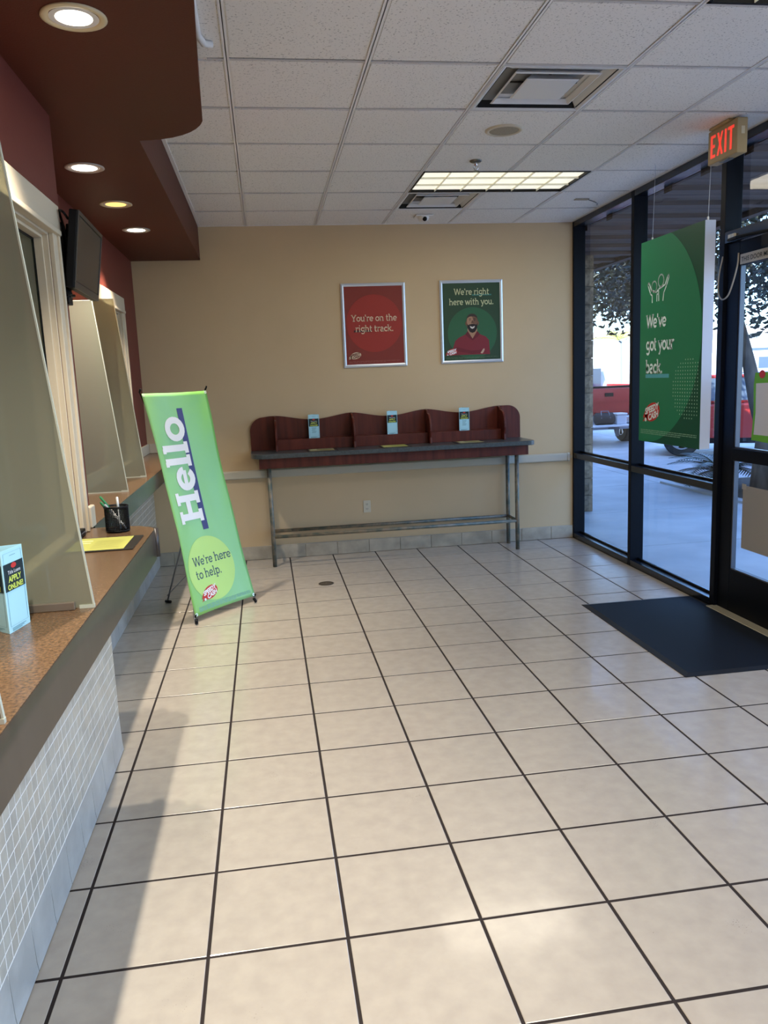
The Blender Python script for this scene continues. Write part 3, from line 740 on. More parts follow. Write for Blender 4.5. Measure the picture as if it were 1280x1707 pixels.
panel('frosted acrylic panel on the far counter under the television', 4.64, XF+.03, -.806, -.903, 2.115)
panel('frosted acrylic panel on the far counter nearest the beige wall', 5.38, XF+.03, -.810, -.917, 2.198)

# television
tv = thing('television', 'small black television on a wall arm beside the near teller window', 'television', (-.70, 3.69, 2.18))
TL, TR_, BR_, BL_ = Vector((-.679, 3.40, 2.334)), Vector((-.700, 3.98, 2.339)), Vector((-.746, 3.98, 2.040)), Vector((-.723, 3.40, 2.036))
nrm = (BL_-TL).cross(TR_-TL).normalized()
if nrm.x < 0: nrm = -nrm
def tvq(a, b, d): return TL.lerp(TR_, a).lerp(BL_.lerp(BR_, a), b)+nrm*d
m = MB().hexa([tvq(0, 1, -.034), tvq(1, 1, -.034), tvq(1, 1, 0), tvq(0, 1, 0), tvq(0, 0, -.034), tvq(1, 0, -.034), tvq(1, 0, 0), tvq(0, 0, 0)])
fixn(obj('housing', m, M_BLACK, tv, bevel=.005))
m = MB().hexa([tvq(.15, .85, -.06), tvq(.85, .85, -.06), tvq(.85, .85, -.033), tvq(.15, .85, -.033), tvq(.15, .15, -.06), tvq(.85, .15, -.06), tvq(.85, .15, -.033), tvq(.15, .15, -.033)])
fixn(obj('rear_housing', m, M_BLACK, tv, bevel=.004))
m = MB().quad(tvq(.035, .90, .0015), tvq(.965, .90, .0015), tvq(.965, .065, .0015), tvq(.035, .065, .0015)); fixn(obj('screen', m, M_SCREEN, tv))
M_BEZ = mat('tv_bezel', (.016, .016, .017), rough=.3)
m = MB()
for (a0, a1, b0, b1) in ((0, 1, 0, .05), (0, 1, .91, 1), (0, .03, .05, .91), (.97, 1, .05, .91)):
    m.hexa([tvq(a0, b1, 0), tvq(a1, b1, 0), tvq(a1, b1, .004), tvq(a0, b1, .004), tvq(a0, b0, 0), tvq(a1, b0, 0), tvq(a1, b0, .004), tvq(a0, b0, .004)])
fixn(obj('bezel', m, M_BEZ, tv, bevel=.001))
obj('wall_plate', MB().box(XN+.0005, XN+.020, 3.462, 3.530, 1.98, 2.30), M_BLACK, tv, bevel=.003)
obj('arm', MB().tube([(XN+.015, 3.50, 2.17), (-.77, 3.60, 2.17), tvq(.5, .5, -.05)], .016, 10), M_BLACK, tv, smooth=True)
obj('tilt_knob', MB().tube([tvq(.12, 1.02, -.05), tvq(.12, 1.10, -.03)], .018, 10).tube([tvq(.12, 1.10, -.03), tvq(.30, 1.06, -.03)], .006, 8), M_BLACK, tv)
obj('cable', MB().tube(curve([tvq(.05, .12, -.04), Vector((-.735, 3.40, 2.325)), Vector((-.758, 3.44, 2.335)), Vector((-.752, 3.46, 2.28)), Vector((-.742, 3.45, 2.20)), Vector((-.745, 3.47, 2.08))]), .005, 8), M_BLACK, tv, smooth=True)

# =================================================================== X-STAND BANNER
B0 = Vector((-.573, 5.46, .04)); BU = Vector((.403, .448, 0)); BW = Vector((-.743*.353, .669*.353, 1.555))
bn = BU.cross(BW).normalized()
if bn.y > 0: bn = -bn
eu, ew = BU.normalized(), BW.normalized(); WB, HB = .603, 1.595
def ban(x, y, lift=0.0):           # metres on the cloth
    u, v = x/WB, y/HB
    pinch = .014*math.sin(PI*min(max(v, 0), 1))*(1-2*u)            # sides pulled in between the corners
    sag = .012*math.sin(PI*min(max(u, 0), 1))*(.5-v)*0.9
    edge = 4*(u-.5)**2
    d = -.018*(1-edge)*math.sin(PI*v)+.006*math.sin(9*u+3*v)*math.sin(PI*v)+.004*math.sin(14*(u-v))*edge
    return B0+eu*(x+pinch)+ew*(y+sag)+bn*(d+lift)
bs = thing('banner_stand', 'leaning green x-stand banner saying Hello beside the teller counter', 'banner', (-.4, 5.75, 0))
def banner_mat():
    m = mat('banner_cloth', (.2, .5, .15), rough=.35, spec=.4, bump=.35, bscale=5.5)
    nt = m.node_tree; b = nt.nodes['Principled BSDF']; g = nt.nodes.new('ShaderNodeNewGeometry')
    sub = nt.nodes.new('ShaderNodeVectorMath'); sub.operation = 'SUBTRACT'; sub.inputs[1].default_value = B0; nt.links.new(g.outputs['Position'], sub.inputs[0])
    def dot(v):
        d = nt.nodes.new('ShaderNodeVectorMath'); d.operation = 'DOT_PRODUCT'; d.inputs[1].default_value = v; nt.links.new(sub.outputs[0], d.inputs[0]); return d.outputs['Value']
    cu = nt.nodes.new('ShaderNodeMath'); cu.operation = 'MULTIPLY_ADD'; nt.links.new(dot(eu), cu.inputs[0]); cu.inputs[1].default_value = 1.1
    h2 = nt.nodes.new('ShaderNodeMath'); h2.operation = 'MULTIPLY'; h2.inputs[1].default_value = .22; nt.links.new(dot(ew), h2.inputs[0]); nt.links.new(h2.outputs[0], cu.inputs[2])
    rp = nt.nodes.new('ShaderNodeValToRGB'); nt.links.new(cu.outputs[0], rp.inputs[0])
    e = rp.color_ramp.elements; e[0].position = .05; e[0].color = (.235, .52, .12, 1); e[1].position = .9; e[1].color = (.21, .50, .10, 1)
    q = e.new(.55); q.color = (.255, .56, .235, 1)
    nt.links.new(rp.outputs[0], b.inputs['Base Color']); return m
m = MB().grid(lambda u, v: ban(u*WB, v*HB), 24, 60)
cl = obj('banner_cloth', m, banner_mat(), bs, smooth=True)
cl.modifiers.new('solid', 'SOLIDIFY').thickness = .0008
m = MB(); hs = .250/.7
stroke_text(m, 'Hello', lambda x, y: ban(.300-y*hs*.90, .640+x*hs*.90, .003), wt=.15, track=.965, sub=8)
obj('lettering', m, M_PWHITE, bs)
m = MB().grid(lambda u, v: ban(.276+.052*u, .58+.90*v, .002), 2, 40); obj('underline_bar', m, M_PNAVY, bs)
def ban_disc(cx, cy, rx, ry, lift):
    m = MB(); n, R = 48, 10; n0 = 0
    m.v.append(tuple(ban(cx, cy, lift)))
    for r in range(1, R+1):
        for k in range(n): a = 2*PI*k/n; m.v.append(tuple(ban(cx+rx*r/R*math.cos(a), cy+ry*r/R*math.sin(a), lift)))
    for k in range(n): m.f.append((0, 1+k, 1+(k+1) % n)); m.m.append(0)
    for r in range(R-1):
        for k in range(n):
            a = 1+r*n+k; b = 1+r*n+(k+1) % n; m.f.append((a, a+n, b+n, b)); m.m.append(0)
    return m
obj('lime_disc', ban_disc(.255, .298, .226, .236, .0018), flat('lime_disc', (.46, .72, .22)), bs)
m = MB(); f1 = .093
stroke_text(m, "We're here", lambda x, y: ban(.085+x*f1*.86, .335+y*f1, .0035), wt=.085, track=.94)
obj('caption', m, flat('slate', (.045, .09, .14)), bs); m = MB()
stroke_text(m, 'to help.', lambda x, y: ban(.085+x*f1*.86, .240+y*f1, .0035), wt=.085, track=.94)
obj('caption', m, flat('slate', (.045, .09, .14)), bs)
logo(bs, lambda x, y: ban(.185+x, .132+y, .0032), .165)
m = MB(); fine_print(m, lambda x, y: ban(x, y, .002), .045, .57, .045, 3, h=.008, gap=.012)
obj('small_print', m, flat('slate_light', (.20, .42, .30)), bs)
for k, (x, y) in enumerate(((.012, .012), (WB-.012, .012), (.012, HB-.012), (WB-.012, HB-.012))):
    a = [ban(x+.011*math.cos(t*PI/8), y+.011*math.sin(t*PI/8), .0025) for t in range(16)]
    b = [ban(x+.005*math.cos(t*PI/8), y+.005*math.sin(t*PI/8), .0025) for t in range(16)]
    m = MB()
    for t in range(16): m.quad(a[t], a[(t+1) % 16], b[(t+1) % 16], b[t])
    obj('grommet', m, mat('grommet_brass', (.72, .70, .60), rough=.3, metal=.4), bs)
hub = B0+eu*.30+ew*.80-bn*.09
cor = [ban(.0, .0), ban(WB, .0), ban(0, HB), ban(WB, HB)]
feet = [Vector((-.563, 5.398, .008)), Vector((-.160, 5.846, .008))]
for i in (2, 3):
    e = cor[i]+(cor[i]-hub).normalized()*.02
    obj('arm', MB().tube([hub, hub.lerp(e, .55)-bn*.03, e-bn*.012, e+bn*.006], [.006, .005, .004, .003], 8), M_BLACK, bs, smooth=True)
    obj('hook', MB().tube([e-bn*.012+ew*-.01, e+bn*.008+ew*.012], .006, 8), M_BLACK, bs)
for i in (0, 1):
    lg = obj('leg', MB().tube([hub, cor[i]-bn*.015, feet[i]], .0065, 8), M_GREY, bs, smooth=True)
    obj('foot', MB().tube([feet[i]+(hub-feet[i]).normalized()*.035, feet[i]], .011, 10), M_BLACK, bs, smooth=True)
    obj('hook', MB().tube([cor[i]-bn*.012-ew*.012, cor[i]+bn*.008+ew*.012], .006, 8), M_BLACK, bs)
bf = Vector((-.836, 6.045, .008))
obj('rear_leg', MB().tube([hub, bf], .0065, 8), M_GREY, bs, smooth=True)
obj('foot', MB().tube([bf+Vector((-.012, .01, .004)), bf+Vector((.03, -.02, .004))], .011, 10), M_BLACK, bs, smooth=True)
obj('strut', MB().tube([bf+Vector((.004, 0, .05)), hub.lerp(cor[0], .6)-bn*.03], .003, 6), M_GREY, bs)
obj('hub', MB().lathe([(.0, -.03), (.02, -.03), (.02, .03), (.0, .03)], hub, 12), M_BLACK, bs)

# =================================================================== WALL POSTERS
def snap_frame(label, name, x0, x1, z0, z1, m_art, fw=.027):
    t = thing(name, label, 'poster', ((x0+x1)/2, YW, (z0+z1)/2))
    yb = YW-.0005
    obj('art_sheet', MB().box(x0+fw-.004, x1-fw+.004, YW-.010, yb, z0+fw-.004, z1-fw+.004), m_art, t)
    def rl(p):  # mitred, slightly rounded rail
        (a, b, c, d) = p
        m = MB(); n = Vector((0, -1, 0)); o = [Vector((q[0], yb, q[1])) for q in p]
        mid = [o[0].lerp(o[3], .5), o[1].lerp(o[2], .5)]
        rows = [[o[0], o[1]], [o[0]+n*.012, o[1]+n*.012], [mid[0]+n*.018, mid[1]+n*.018], [o[3]+n*.013, o[2]+n*.013], [o[3], o[2]]]
        for r in range(4): m.quad(rows[r][0], rows[r][1], rows[r+1][1], rows[r+1][0])
        m.poly([r[0] for r in rows]); m.poly([r[1] for r in rows]); return m
    A, Bc, Cc, D = (x0, z0), (x1, z0), (x1, z1), (x0, z1); a, b, c, d = (x0+fw, z0+fw), (x1-fw, z0+fw), (x1-fw, z1-fw), (x0+fw, z1-fw)
    for p in ((A, Bc, b, a), (Bc, Cc, c, b), (Cc, D, d, c), (D, A, a, d)): fixn(obj('frame_rail', rl(p), M_ALU, t))
    return t
pr = snap_frame('red framed poster reading "You\'re on the right track." on the beige wall', 'poster', .742, 1.333, 1.741, 2.491, flat('deep_red', (.225, .035, .025)))
fn = lambda l: plane_fn((.742, YW-.010, 1.741), (1, 0, 0), (0, 0, 1), lift=l)
m = MB(); clip_ellipse(fn(.0008), m, .296, .392, .257, .257, .03, .56, .03, .72); obj('disc', m, flat('disc_red', (.33, .035, .025)), pr)
M_CREAM = flat('cream', (.72, .55, .38)); M_CREAM2 = flat('cream_green', (.60, .62, .36))
def centred(mb, s, cx, y, h, f, wt=.105, track=.95, squash=1.0):
    L = text_len(s, track)*h*squash; stroke_text(mb, s, lambda x, yy: f(cx-L/2+x*h*squash, y+yy*h), wt=wt, track=track)
m = MB(); centred(m, "You're on the", .296, .412, .083, fn(.0022), squash=.86); obj('lettering', m, M_CREAM, pr)
m = MB(); centred(m, 'right track.', .296, .318, .083, fn(.0022), squash=.86); obj('lettering', m, M_CREAM, pr)
m = MB(); m.quad(*[fn(.0015)(*q) for q in ((.105, .316), (.272, .316), (.272, .334), (.105, .334))]); obj('underline_bar', m, flat('bar_dark', (.06, .02, .03)), pr)
logo(pr, lambda x, y: fn(.0022)(.112+x, .106+y), .110, oval=M_CREAM, letters=flat('logo_dark', (.16, .05, .04)))
m = MB(); fine_print(m, fn(.0012), .05, .53, .052, 2, h=.004, gap=.010); obj('small_print', m, flat('print_dim', (.30, .10, .08)), pr)

pg = snap_frame('green framed poster of a smiling bearded man in a red shirt, on the beige wall', 'poster', 1.657, 2.256, 1.745, 2.499, flat('deep_green', (.028, .062, .030)))
fg = lambda l: plane_fn((1.657, YW-.010, 1.745), (1, 0, 0), (0, 0, 1), lift=l)
m = MB(); clip_ellipse(fg(.0008), m, .304, .272, .236, .236, .03, .57, .03, .72); obj('disc', m, flat('disc_green', (.030, .115, .050)), pg)
m = MB(); centred(m, "We're right", .302, .620, .080, fg(.0022), squash=.84); obj('lettering', m, M_CREAM2, pg)
m = MB(); centred(m, 'here with you.', .300, .530, .080, fg(.0022), squash=.84); obj('lettering', m, M_CREAM2, pg)
m = MB(); m.quad(*[fg(.0015)(*q) for q in ((.305, .612), (.492, .612), (.492, .624), (.305, .624))]); obj('underline_bar', m, flat('bar_teal', (.05, .20, .17)), pg)
M_SKIN = flat('skin', (.17, .085, .05)); M_SKIN2 = flat('skin_light', (.36, .20, .12)); M_BEARD = flat('beard', (.016, .010, .009))
def shape(parent, name, pts, mm, l):
    m = MB(); m.poly([fg(l)(*q) for q in pts]); obj(name, m, mm, parent)
shape(pg, 'print_shirt', [(.112, .075), (.118, .150), (.138, .205), (.170, .232), (.235, .262), (.262, .285), (.345, .285), (.372, .262), (.430, .238), (.462, .205), (.470, .075)], flat('shirt', (.20, .022, .030)), .0012)
shape(pg, 'print_collar', [(.235, .262), (.258, .292), (.305, .225), (.352, .290), (.376, .260), (.348, .235), (.305, .205), (.262, .235)], flat('collar', (.13, .014, .02)), .0014)
shape(pg, 'print_neck', [(.257, .295), (.304, .222), (.350, .295), (.350, .34), (.257, .34)], M_SKIN2, .0016)
def oval(parent, name, cx, cy, rx, ry, mm, l, n=28):
    m = MB(); ell(m, fg(l), cx, cy, rx, ry, n); obj(name, m, mm, parent)
oval(pg, 'print_ear', .247, .362, .010, .018, M_SKIN, .0016); oval(pg, 'print_ear', .358, .362, .010, .018, M_SKIN, .0016)
oval(pg, 'print_head', .302, .368, .056, .080, M_SKIN, .0018)
oval(pg, 'print_cheek', .283, .378, .030, .060, M_SKIN2, .0020)
shape(pg, 'print_hair', [(.250, .398), (.256, .425), (.275, .444), (.302, .450), (.330, .444), (.350, .425), (.355, .396), (.345, .412), (.322, .424), (.283, .424), (.260, .412)], flat('hair', (.05, .03, .022)), .0022)
shape(pg, 'print_beard', [(.252, .365), (.258, .318), (.280, .283), (.304, .274), (.328, .283), (.350, .318), (.354, .365), (.344, .348), (.330, .352), (.304, .357), (.276, .352), (.262, .346)], M_BEARD, .0022)
shape(pg, 'print_smile', [(.280, .338), (.304, .328), (.328, .338), (.322, .320), (.304, .311), (.286, .320)], flat('teeth', (.70, .62, .55)), .0026)
shape(pg, 'print_nose', [(.292, .362), (.316, .362), (.310, .388), (.300, .388)], flat('nose', (.12, .055, .035)), .0024)
for ex in (.282, .326):
    oval(pg, 'print_eye', ex, .389, .008, .003, M_BEARD, .0024, 12)
    shape(pg, 'print_brow', [(ex-.012, .399), (ex+.012, .399), (ex+.010, .404), (ex-.010, .404)], M_BEARD, .0024)
shape(pg, 'print_sleeve', [(.118, .118), (.30, .080), (.44, .095), (.40, .118), (.29, .112), (.15, .150)], flat('sleeve', (.15, .016, .022)), .0016)
shape(pg, 'print_hand', [(.378, .088), (.392, .108), (.405, .125), (.415, .130), (.418, .116), (.408, .095), (.395, .082)], flat('hand', (.50, .33, .24)), .0020)
logo(pg, lambda x, y: fg(.0026)(.104+x, .104+y), .105)
m = MB(); fine_print(m, fg(.0024), .05, .55, .050, 2, h=.004, gap=.010); obj('small_print', m, flat('print_dim2', (.10, .16, .08)), pg)

# outlet
ol = thing('wall_outlet', 'ivory duplex wall outlet under the writing desk', 'outlet', (.898, YW, .44))
obj('cover_plate', MB().box(.863, .933, YW-.006, YW-.0005, .383, .498), M_IVORY, ol, bevel=.003)
for z in (.418, .462):
    rc = obj('receptacle', MB().box(.882, .914, YW-.009, YW-.006, z-.016, z+.016), M_IVORY, ol, bevel=.002)
    obj('slot', MB().box(.890, .893, YW-.0095, YW-.009, z-.006, z+.008).box(.903, .906, YW-.0095, YW-.009, z-.006, z+.008).box(.8965, .8995, YW-.0095, YW-.009, z-.012, z-.008), M_DARK, rc)

# =================================================================== FLOOR THINGS
fm = thing('floor_mat', 'black rubber entrance mat with a dotted surface by the glass door', 'mat', (2.52, 4.42, 0))
obj('surface', MB().box(2.15, 2.915, 3.745, 5.085, .0005, .009), mat_rubber(), fm)
m = MB(); o_ = [(2.118, 3.712), (2.940, 3.712), (2.940, 5.118), (2.118, 5.118)]; i_ = [(2.155, 3.749), (2.910, 3.749), (2.910, 5.081), (2.155, 5.081)]
for k in range(4):
    j = (k+1) % 4; m.quad((*o_[k], .0005), (*o_[j], .0005), (*o_[j], .003), (*o_[k], .003)); m.quad((*o_[k], .003), (*o_[j], .003), (*i_[j], .010), (*i_[k], .010)); m.quad((*i_[k], .010), (*i_[j], .010), (*i_[j], .006), (*i_[k], .006))
obj('border', m, mat('mat_border', (.010, .011, .013), rough=.5, spec=.3), fm)
fd = thing('floor_cleanout', 'round dark metal cover set in the pale floor before the desk', 'cover', (.403, 6.262, 0))
obj('lid', MB().lathe([(.0, .003), (.052, .003), (.052, .001)], (.403, 6.262, 0), 28), mat('cover_bronze', (.09, .075, .055), rough=.5, metal=.4), fd)
obj('ring', MB().lathe([(.054, .0005), (.054, .0035), (.062, .003), (.063, .0005)], (.403, 6.262, 0), 28), mat('cover_ring', (.05, .04, .03), rough=.5, metal=.4), fd)
obj('screw', MB().lathe([(.0, .0042), (.006, .004), (.006, .003)], (.403, 6.262, 0), 10), M_STEEL, fd)

# =================================================================== CEILING FITTINGS
def downlight(label, x, y, col, est, rim, power, disc_r=.066):
    t = thing('recessed_downlight', label, 'light', (x, y, 2.72), 'downlights in the red soffit')
    c = (x, y, 2.72)
    ob = obj('trim_ring', MB().lathe([(.094, -.0005), (.095, -.004), (.088, -.007), (.076, -.006), (.072, -.002), (.070, .0005)], c, 36), rim, t, smooth=True)
    obj('reflector', MB().lathe([(.071, -.004), (.068, -.0045), (.060, -.0038), (disc_r-.001, -.0040)], c, 36), M_WHITE, t, smooth=True)
    dm = mat('lamp_%s' % label[:14].replace(' ', '_'), (.9, .9, .9), emit=col, est=est)
    m = MB(); m.poly([(x+disc_r*math.cos(-2*PI*k/32), y+disc_r*math.sin(-2*PI*k/32), 2.7165) for k in range(32)])
    obj('lamp', m, dm, t)
    if power:
        ld = bpy.data.lights.new('downlight_beam', 'SPOT'); ld.energy = power; ld.color = col; ld.spot_size = math.radians(96); ld.spot_blend = 1.0; ld.shadow_soft_size = .024
        lo = bpy.data.objects.new('downlight_beam', ld); C.objects.link(lo); lo.location = (x, y, 2.70)
WARM = (1, .90, .76)
M_RIMY = mat('downlight_rim_cream', (.62, .52, .33), rough=.4); M_RIMG = mat('downlight_rim_grey', (.48, .43, .36), rough=.4)
downlight('large white downlight in the red soffit nearest the viewer', -.485, 2.645, WARM, 9, M_RIMY, P_DOWN, .054)
downlight('white downlight in the soffit just past its step', -.808, 4.305, WARM, 9, M_RIMG, P_DOWN)
downlight('amber downlight third along the red soffit', -.802, 5.12, (1, .56, .10), 1.6, M_RIMY, P_DOWN*.15)
downlight('white downlight in the soffit nearest the beige wall', -.807, 5.927, (1, .88, .74), 9, M_RIMG, P_DOWN)
downlight('white downlight in the soffit behind the viewer', -.485, 1.25, WARM, 9, M_RIMY, P_DOWN)
downlight('white downlight in the soffit far behind the viewer', -.485, -.5, WARM, 9, M_RIMY, P_DOWN)

M_LOUV = mat('louver_cream', (.80, .77, .64), rough=.3)
M_LAMP = mat('fluorescent_glow', (.9, .9, .8), emit=(1, .96, .79), est=.80)
def troffer(label, x0, x1, y0, y1, power):
    t = thing('fluorescent_troffer', label, 'light', ((x0+x1)/2, (y0+y1)/2, ZC), 'fluorescent ceiling troffers')
    z = ZC
    m = MB()
    for (a, b, c, d) in ((x0, x1, y0, y0+.014), (x0, x1, y1-.014, y1), (x0, x0+.014, y0, y1), (x1-.014, x1, y0, y1)): m.box(a, b, c, d, z-.002, z+.03)
    obj('frame', m, M_BLACK, t)
    obj('lamp_panel', MB().quad((x0+.012, y0+.012, z+.016), (x0+.012, y1-.012, z+.016), (x1-.012, y1-.012, z+.016), (x1-.012, y0+.012, z+.016)), M_LAMP, t)
    nx = 6
    for k in range(1, nx): xx = x0+(x1-x0)*k/nx; obj('louver', MB().box(xx-.002, xx+.002, y0+.014, y1-.014, z, z+.013), M_LOUV, t)
    for k in range(1, 3): yy = y0+(y1-y0)*k/3; obj('cross_louver', MB().box(x0+.014, x1-.014, yy-.002, yy+.002, z, z+.013), M_LOUV, t)
    ld = bpy.data.lights.new('troffer_light', 'AREA'); ld.shape = 'RECTANGLE'; ld.size = x1-x0-.1; ld.size_y = y1-y0-.1; ld.energy = power; ld.color = (1, .90, .72)
    lo = bpy.data.objects.new('troffer_light', ld); C.objects.link(lo); lo.location = ((x0+x1)/2, (y0+y1)/2, z-.004)
cx_ = lambda i: CX+CS*i
cy_ = lambda j: CY+CS*j
troffer('lit fluorescent ceiling troffer with a louver grid in front of the beige wall', cx_(2)+.012, cx_(4)-.012, cy_(3)+.012, cy_(4)-.012, P_FLUO*.35)
troffer('lit fluorescent troffer over the glass side, nearly out of view above', cx_(3)+.012, XR-.02, cy_(-2)+.012, cy_(-1)-.012, P_FLUO)
troffer('added unseen fluorescent troffer behind the viewer, lighting the front floor', cx_(1)+.012, cx_(3)-.012, cy_(-6)+.012, cy_(-5)-.012, P_FLUO*1.3)  # added lamp out of view, brightens the front of the floor

M_VENT = mat('vent_white', (.70, .70, .69), rough=.35); M_DUCT = mat('duct_dark', (.012, .012, .012), rough=.7)
def vent(label, x0, y0):
    t = thing('ceiling_vent', label, 'vent', (x0+.305, y0+.305, ZC), 'square ceiling diffusers'); c = (x0+.3048, y0+.3048)
    def ring(h0, z0, h1, z1, m=None):
        m = m or MB(); a = [(c[0]+s*h0, c[1]+q*h0, z0) for s, q in ((-1, -1), (1, -1), (1, 1), (-1, 1))]; b = [(c[0]+s*h1, c[1]+q*h1, z1) for s, q in ((-1, -1), (1, -1), (1, 1), (-1, 1))]
        for k in range(4): j = (k+1) % 4; m.quad(a[k], a[j], b[j], b[k])
        return m
    m = ring(.295, ZC-.002, .285, ZC-.003); ring(.285, ZC-.003, .272, ZC+.004, m); ring(.295, ZC-.002, .297, ZC+.02, m)
    for s in (-1, 1): m.quad((c[0]+s*.272, c[1]-.272, ZC+.004), (c[0]+s*.272, c[1]+.272, ZC+.004), (c[0]+s*.225, c[1]+.225, ZC+.055), (c[0]+s*.225, c[1]-.225, ZC+.055))
    m.quad((c[0]-.272, c[1]-.272, ZC+.004), (c[0]+.272, c[1]-.272, ZC+.004), (c[0]+.225, c[1]-.210, ZC+.020), (c[0]-.225, c[1]-.210, ZC+.020))
    fixn(obj('frame', m, M_VENT, t))
    obj('duct_backing', MB().box(c[0]-.26, c[0]+.26, c[1]-.26, c[1]+.26, ZC+.09, ZC+.10).box(c[0]-.272, c[0]-.268, c[1]-.26, c[1]+.26, ZC+.004, ZC+.10).box(c[0]+.268, c[0]+.272, c[1]-.26, c[1]+.26, ZC+.004, ZC+.10).box(c[0]-.26, c[0]+.26, c[1]-.272, c[1]-.268, ZC+.004, ZC+.10).box(c[0]-.26, c[0]+.26, c[1]+.268, c[1]+.272, ZC+.004, ZC+.10), M_DUCT, t)
    m = ring(.212, ZC+.004, .204, ZC+.000); ring(.204, ZC+.000, .184, ZC+.022, m); ring(.212, ZC+.004, .208, ZC+.008, m); ring(.208, ZC+.008, .135, ZC+.080, m)
    fixn(obj('middle_cone', m, M_VENT, t))
    m = ring(.132, ZC+.004, .126, ZC+.000).quad(*[(c[0]+s*.126, c[1]+q*.126, ZC) for s, q in ((-1, -1), (-1, 1), (1, 1), (1, -1))]); ring(.132, ZC+.004, .065, ZC+.060, m)
    fixn(obj('centre_plate', m, M_VENT, t))
    obj('hanger', MB().box(c[0]-.17, c[0]+.17, c[1]-.006, c[1]+.006, ZC+.032, ZC+.036).box(c[0]-.006, c[0]+.006, c[1]-.17, c[1]+.17, ZC+.036, ZC+.040), M_DUCT, t)
vent('large square white ceiling vent nearest the viewer', cx_(2), cy_(0))
vent('square white ceiling vent just behind the fluorescent light', cx_(2), cy_(4))
sp = thing('ceiling_speaker', 'round tan ceiling speaker between vent and light', 'speaker', (1.449, 4.637, ZC))
obj('ring', MB().lathe([(.108, .006), (.108, -.002), (.100, -.008), (.086, -.007), (.084, -.003)], (1.449, 4.637, ZC), 40), mat('speaker_ring', (.60, .53, .40), rough=.5), sp, smooth=True)
obj('grille', MB().lathe([(.086, -.004), (.05, -.007), (.0, -.008)], (1.449, 4.637, ZC), 40), mat('speaker_grille', (.33, .29, .215), rough=.7, var=.25, scale=260), sp, smooth=True)
sk_ = thing('fire_sprinkler', 'small chrome sprinkler head hanging from the ceiling', 'sprinkler', (1.454, 5.27, ZC))
c = (1.454, 5.27, ZC)
obj('escutcheon', MB().lathe([(.040, .006), (.040, -.004), (.030, -.012), (.014, -.014), (.0, -.014)], c, 24), mat('sprinkler_brass', (.16, .15, .13), rough=.3, metal=.8), sk_, smooth=True)
obj('body', MB().lathe([(.010, -.012), (.010, -.03), (.006, -.034), (.0, -.034)], c, 12), M_CHROME, sk_, smooth=True)
obj('frame_arm', MB().tube([(c[0]-.009, c[1], c[2]-.028), (c[0]-.016, c[1], c[2]-.042), (c[0]-.004, c[1], c[2]-.060)], .0025, 6).tube([(c[0]+.009, c[1], c[2]-.028), (c[0]+.016, c[1], c[2]-.042), (c[0]+.004, c[1], c[2]-.060)], .0025, 6), M_CHROME, sk_)
obj('deflector', MB().lathe([(.0, -.060), (.020, -.062), (.020, -.065), (.0, -.065)], c, 16), M_CHROME, sk_)
sc_ = thing('security_camera', 'little white dome camera with black eye on the ceiling by the beige wall', 'camera', (1.452, 6.98, ZC)); c = (1.452, 6.98, ZC)
obj('base_plate', MB().box(c[0]-.075, c[0]+.075, c[1]-.06, c[1]+.06, ZC-.010, ZC-.0005), M_WHITE, sc_, bevel=.006)
obj('dome', MB().lathe([(.050, -.010), (.046, -.030), (.034, -.046), (.016, -.054), (.0, -.056)], c, 24), M_WHITE, sc_, smooth=True)
obj('eye', MB().lathe([(.020, 0), (.018, .008), (.010, .014), (.0, .016)], (0, 0, 0), 16), M_BLACK, sc_, smooth=True)
ey = sc_.children[-1]; ey.matrix_parent_inverse = Matrix(); ey.matrix_basis = sc_.matrix_basis.inverted() @ Matrix.Translation((c[0]+.004, c[1]-.038, c[2]-.034)) @ Matrix.Rotation(math.radians(115), 4, 'X')
hk = thing('ceiling_clip', 'tan clip with a bent grey wire on the ceiling near the glass', 'clip', (2.65, 6.40, ZC))
obj('clip_plate', MB().box(2.585, 2.70, 6.375, 6.425, ZC-.006, ZC-.0005), mat('clip_tan', (.36, .29, .20), rough=.7), hk, bevel=.002)
obj('wire', MB().tube(curve([(2.70, 6.40, ZC-.006), (2.735, 6.36, ZC-.03), (2.76, 6.38, ZC-.035), (2.83, 6.52, ZC-.012), (2.86, 6.60, ZC-.004)]), .004, 6), M_GREY, hk)

# exit sign
ex_ = thing('exit_sign', 'tan exit sign with glowing red letters hung from the ceiling near the glass', 'sign', (2.74, 4.48, 2.9))
M_EXT = mat('exit_housing', (.40, .30, .15), rough=.5)
obj('housing', MB().box(2.70, 2.765, 4.335, 4.632, 2.800, 2.988), M_EXT, ex_, bevel=.006)
obj('mounting_plate', MB().box(2.685, 2.78, 4.40, 4.60, 2.986, 2.9995), M_EXT, ex_, bevel=.004)
m = MB()
fe = lambda x, y: Vector((2.6985, 4.600-x, 2.832+y)); H_, w_ = .125, .020
def eb(x0, y0, x1, y1): m.quad(fe(x0, y0), fe(x1, y0), fe(x1, y1), fe(x0, y1))
eb(0, 0, w_, H_); eb(w_, 0, .050, w_*.8); eb(w_, H_-w_*.8, .050, H_); eb(w_, H_/2-w_*.4, .044, H_/2+w_*.4)
m.quad(fe(.066, 0), fe(.084, 0), fe(.128, H_), fe(.110, H_)); m.quad(fe(.110, 0), fe(.128, 0), fe(.084, H_), fe(.066, H_))
eb(.143, 0, .163, H_); eb(.176, H_-w_*.8, .236, H_); eb(.196, 0, .216, H_-w_*.8)
obj('exit_lettering', m, mat('exit_red', (.8, .05, .03), emit=(1, .06, .035), est=.72), ex_)
obj('test_button_plate', MB().box(2.715, 2.75, 4.44, 4.53, 2.794, 2.7995), M_GREY, ex_)
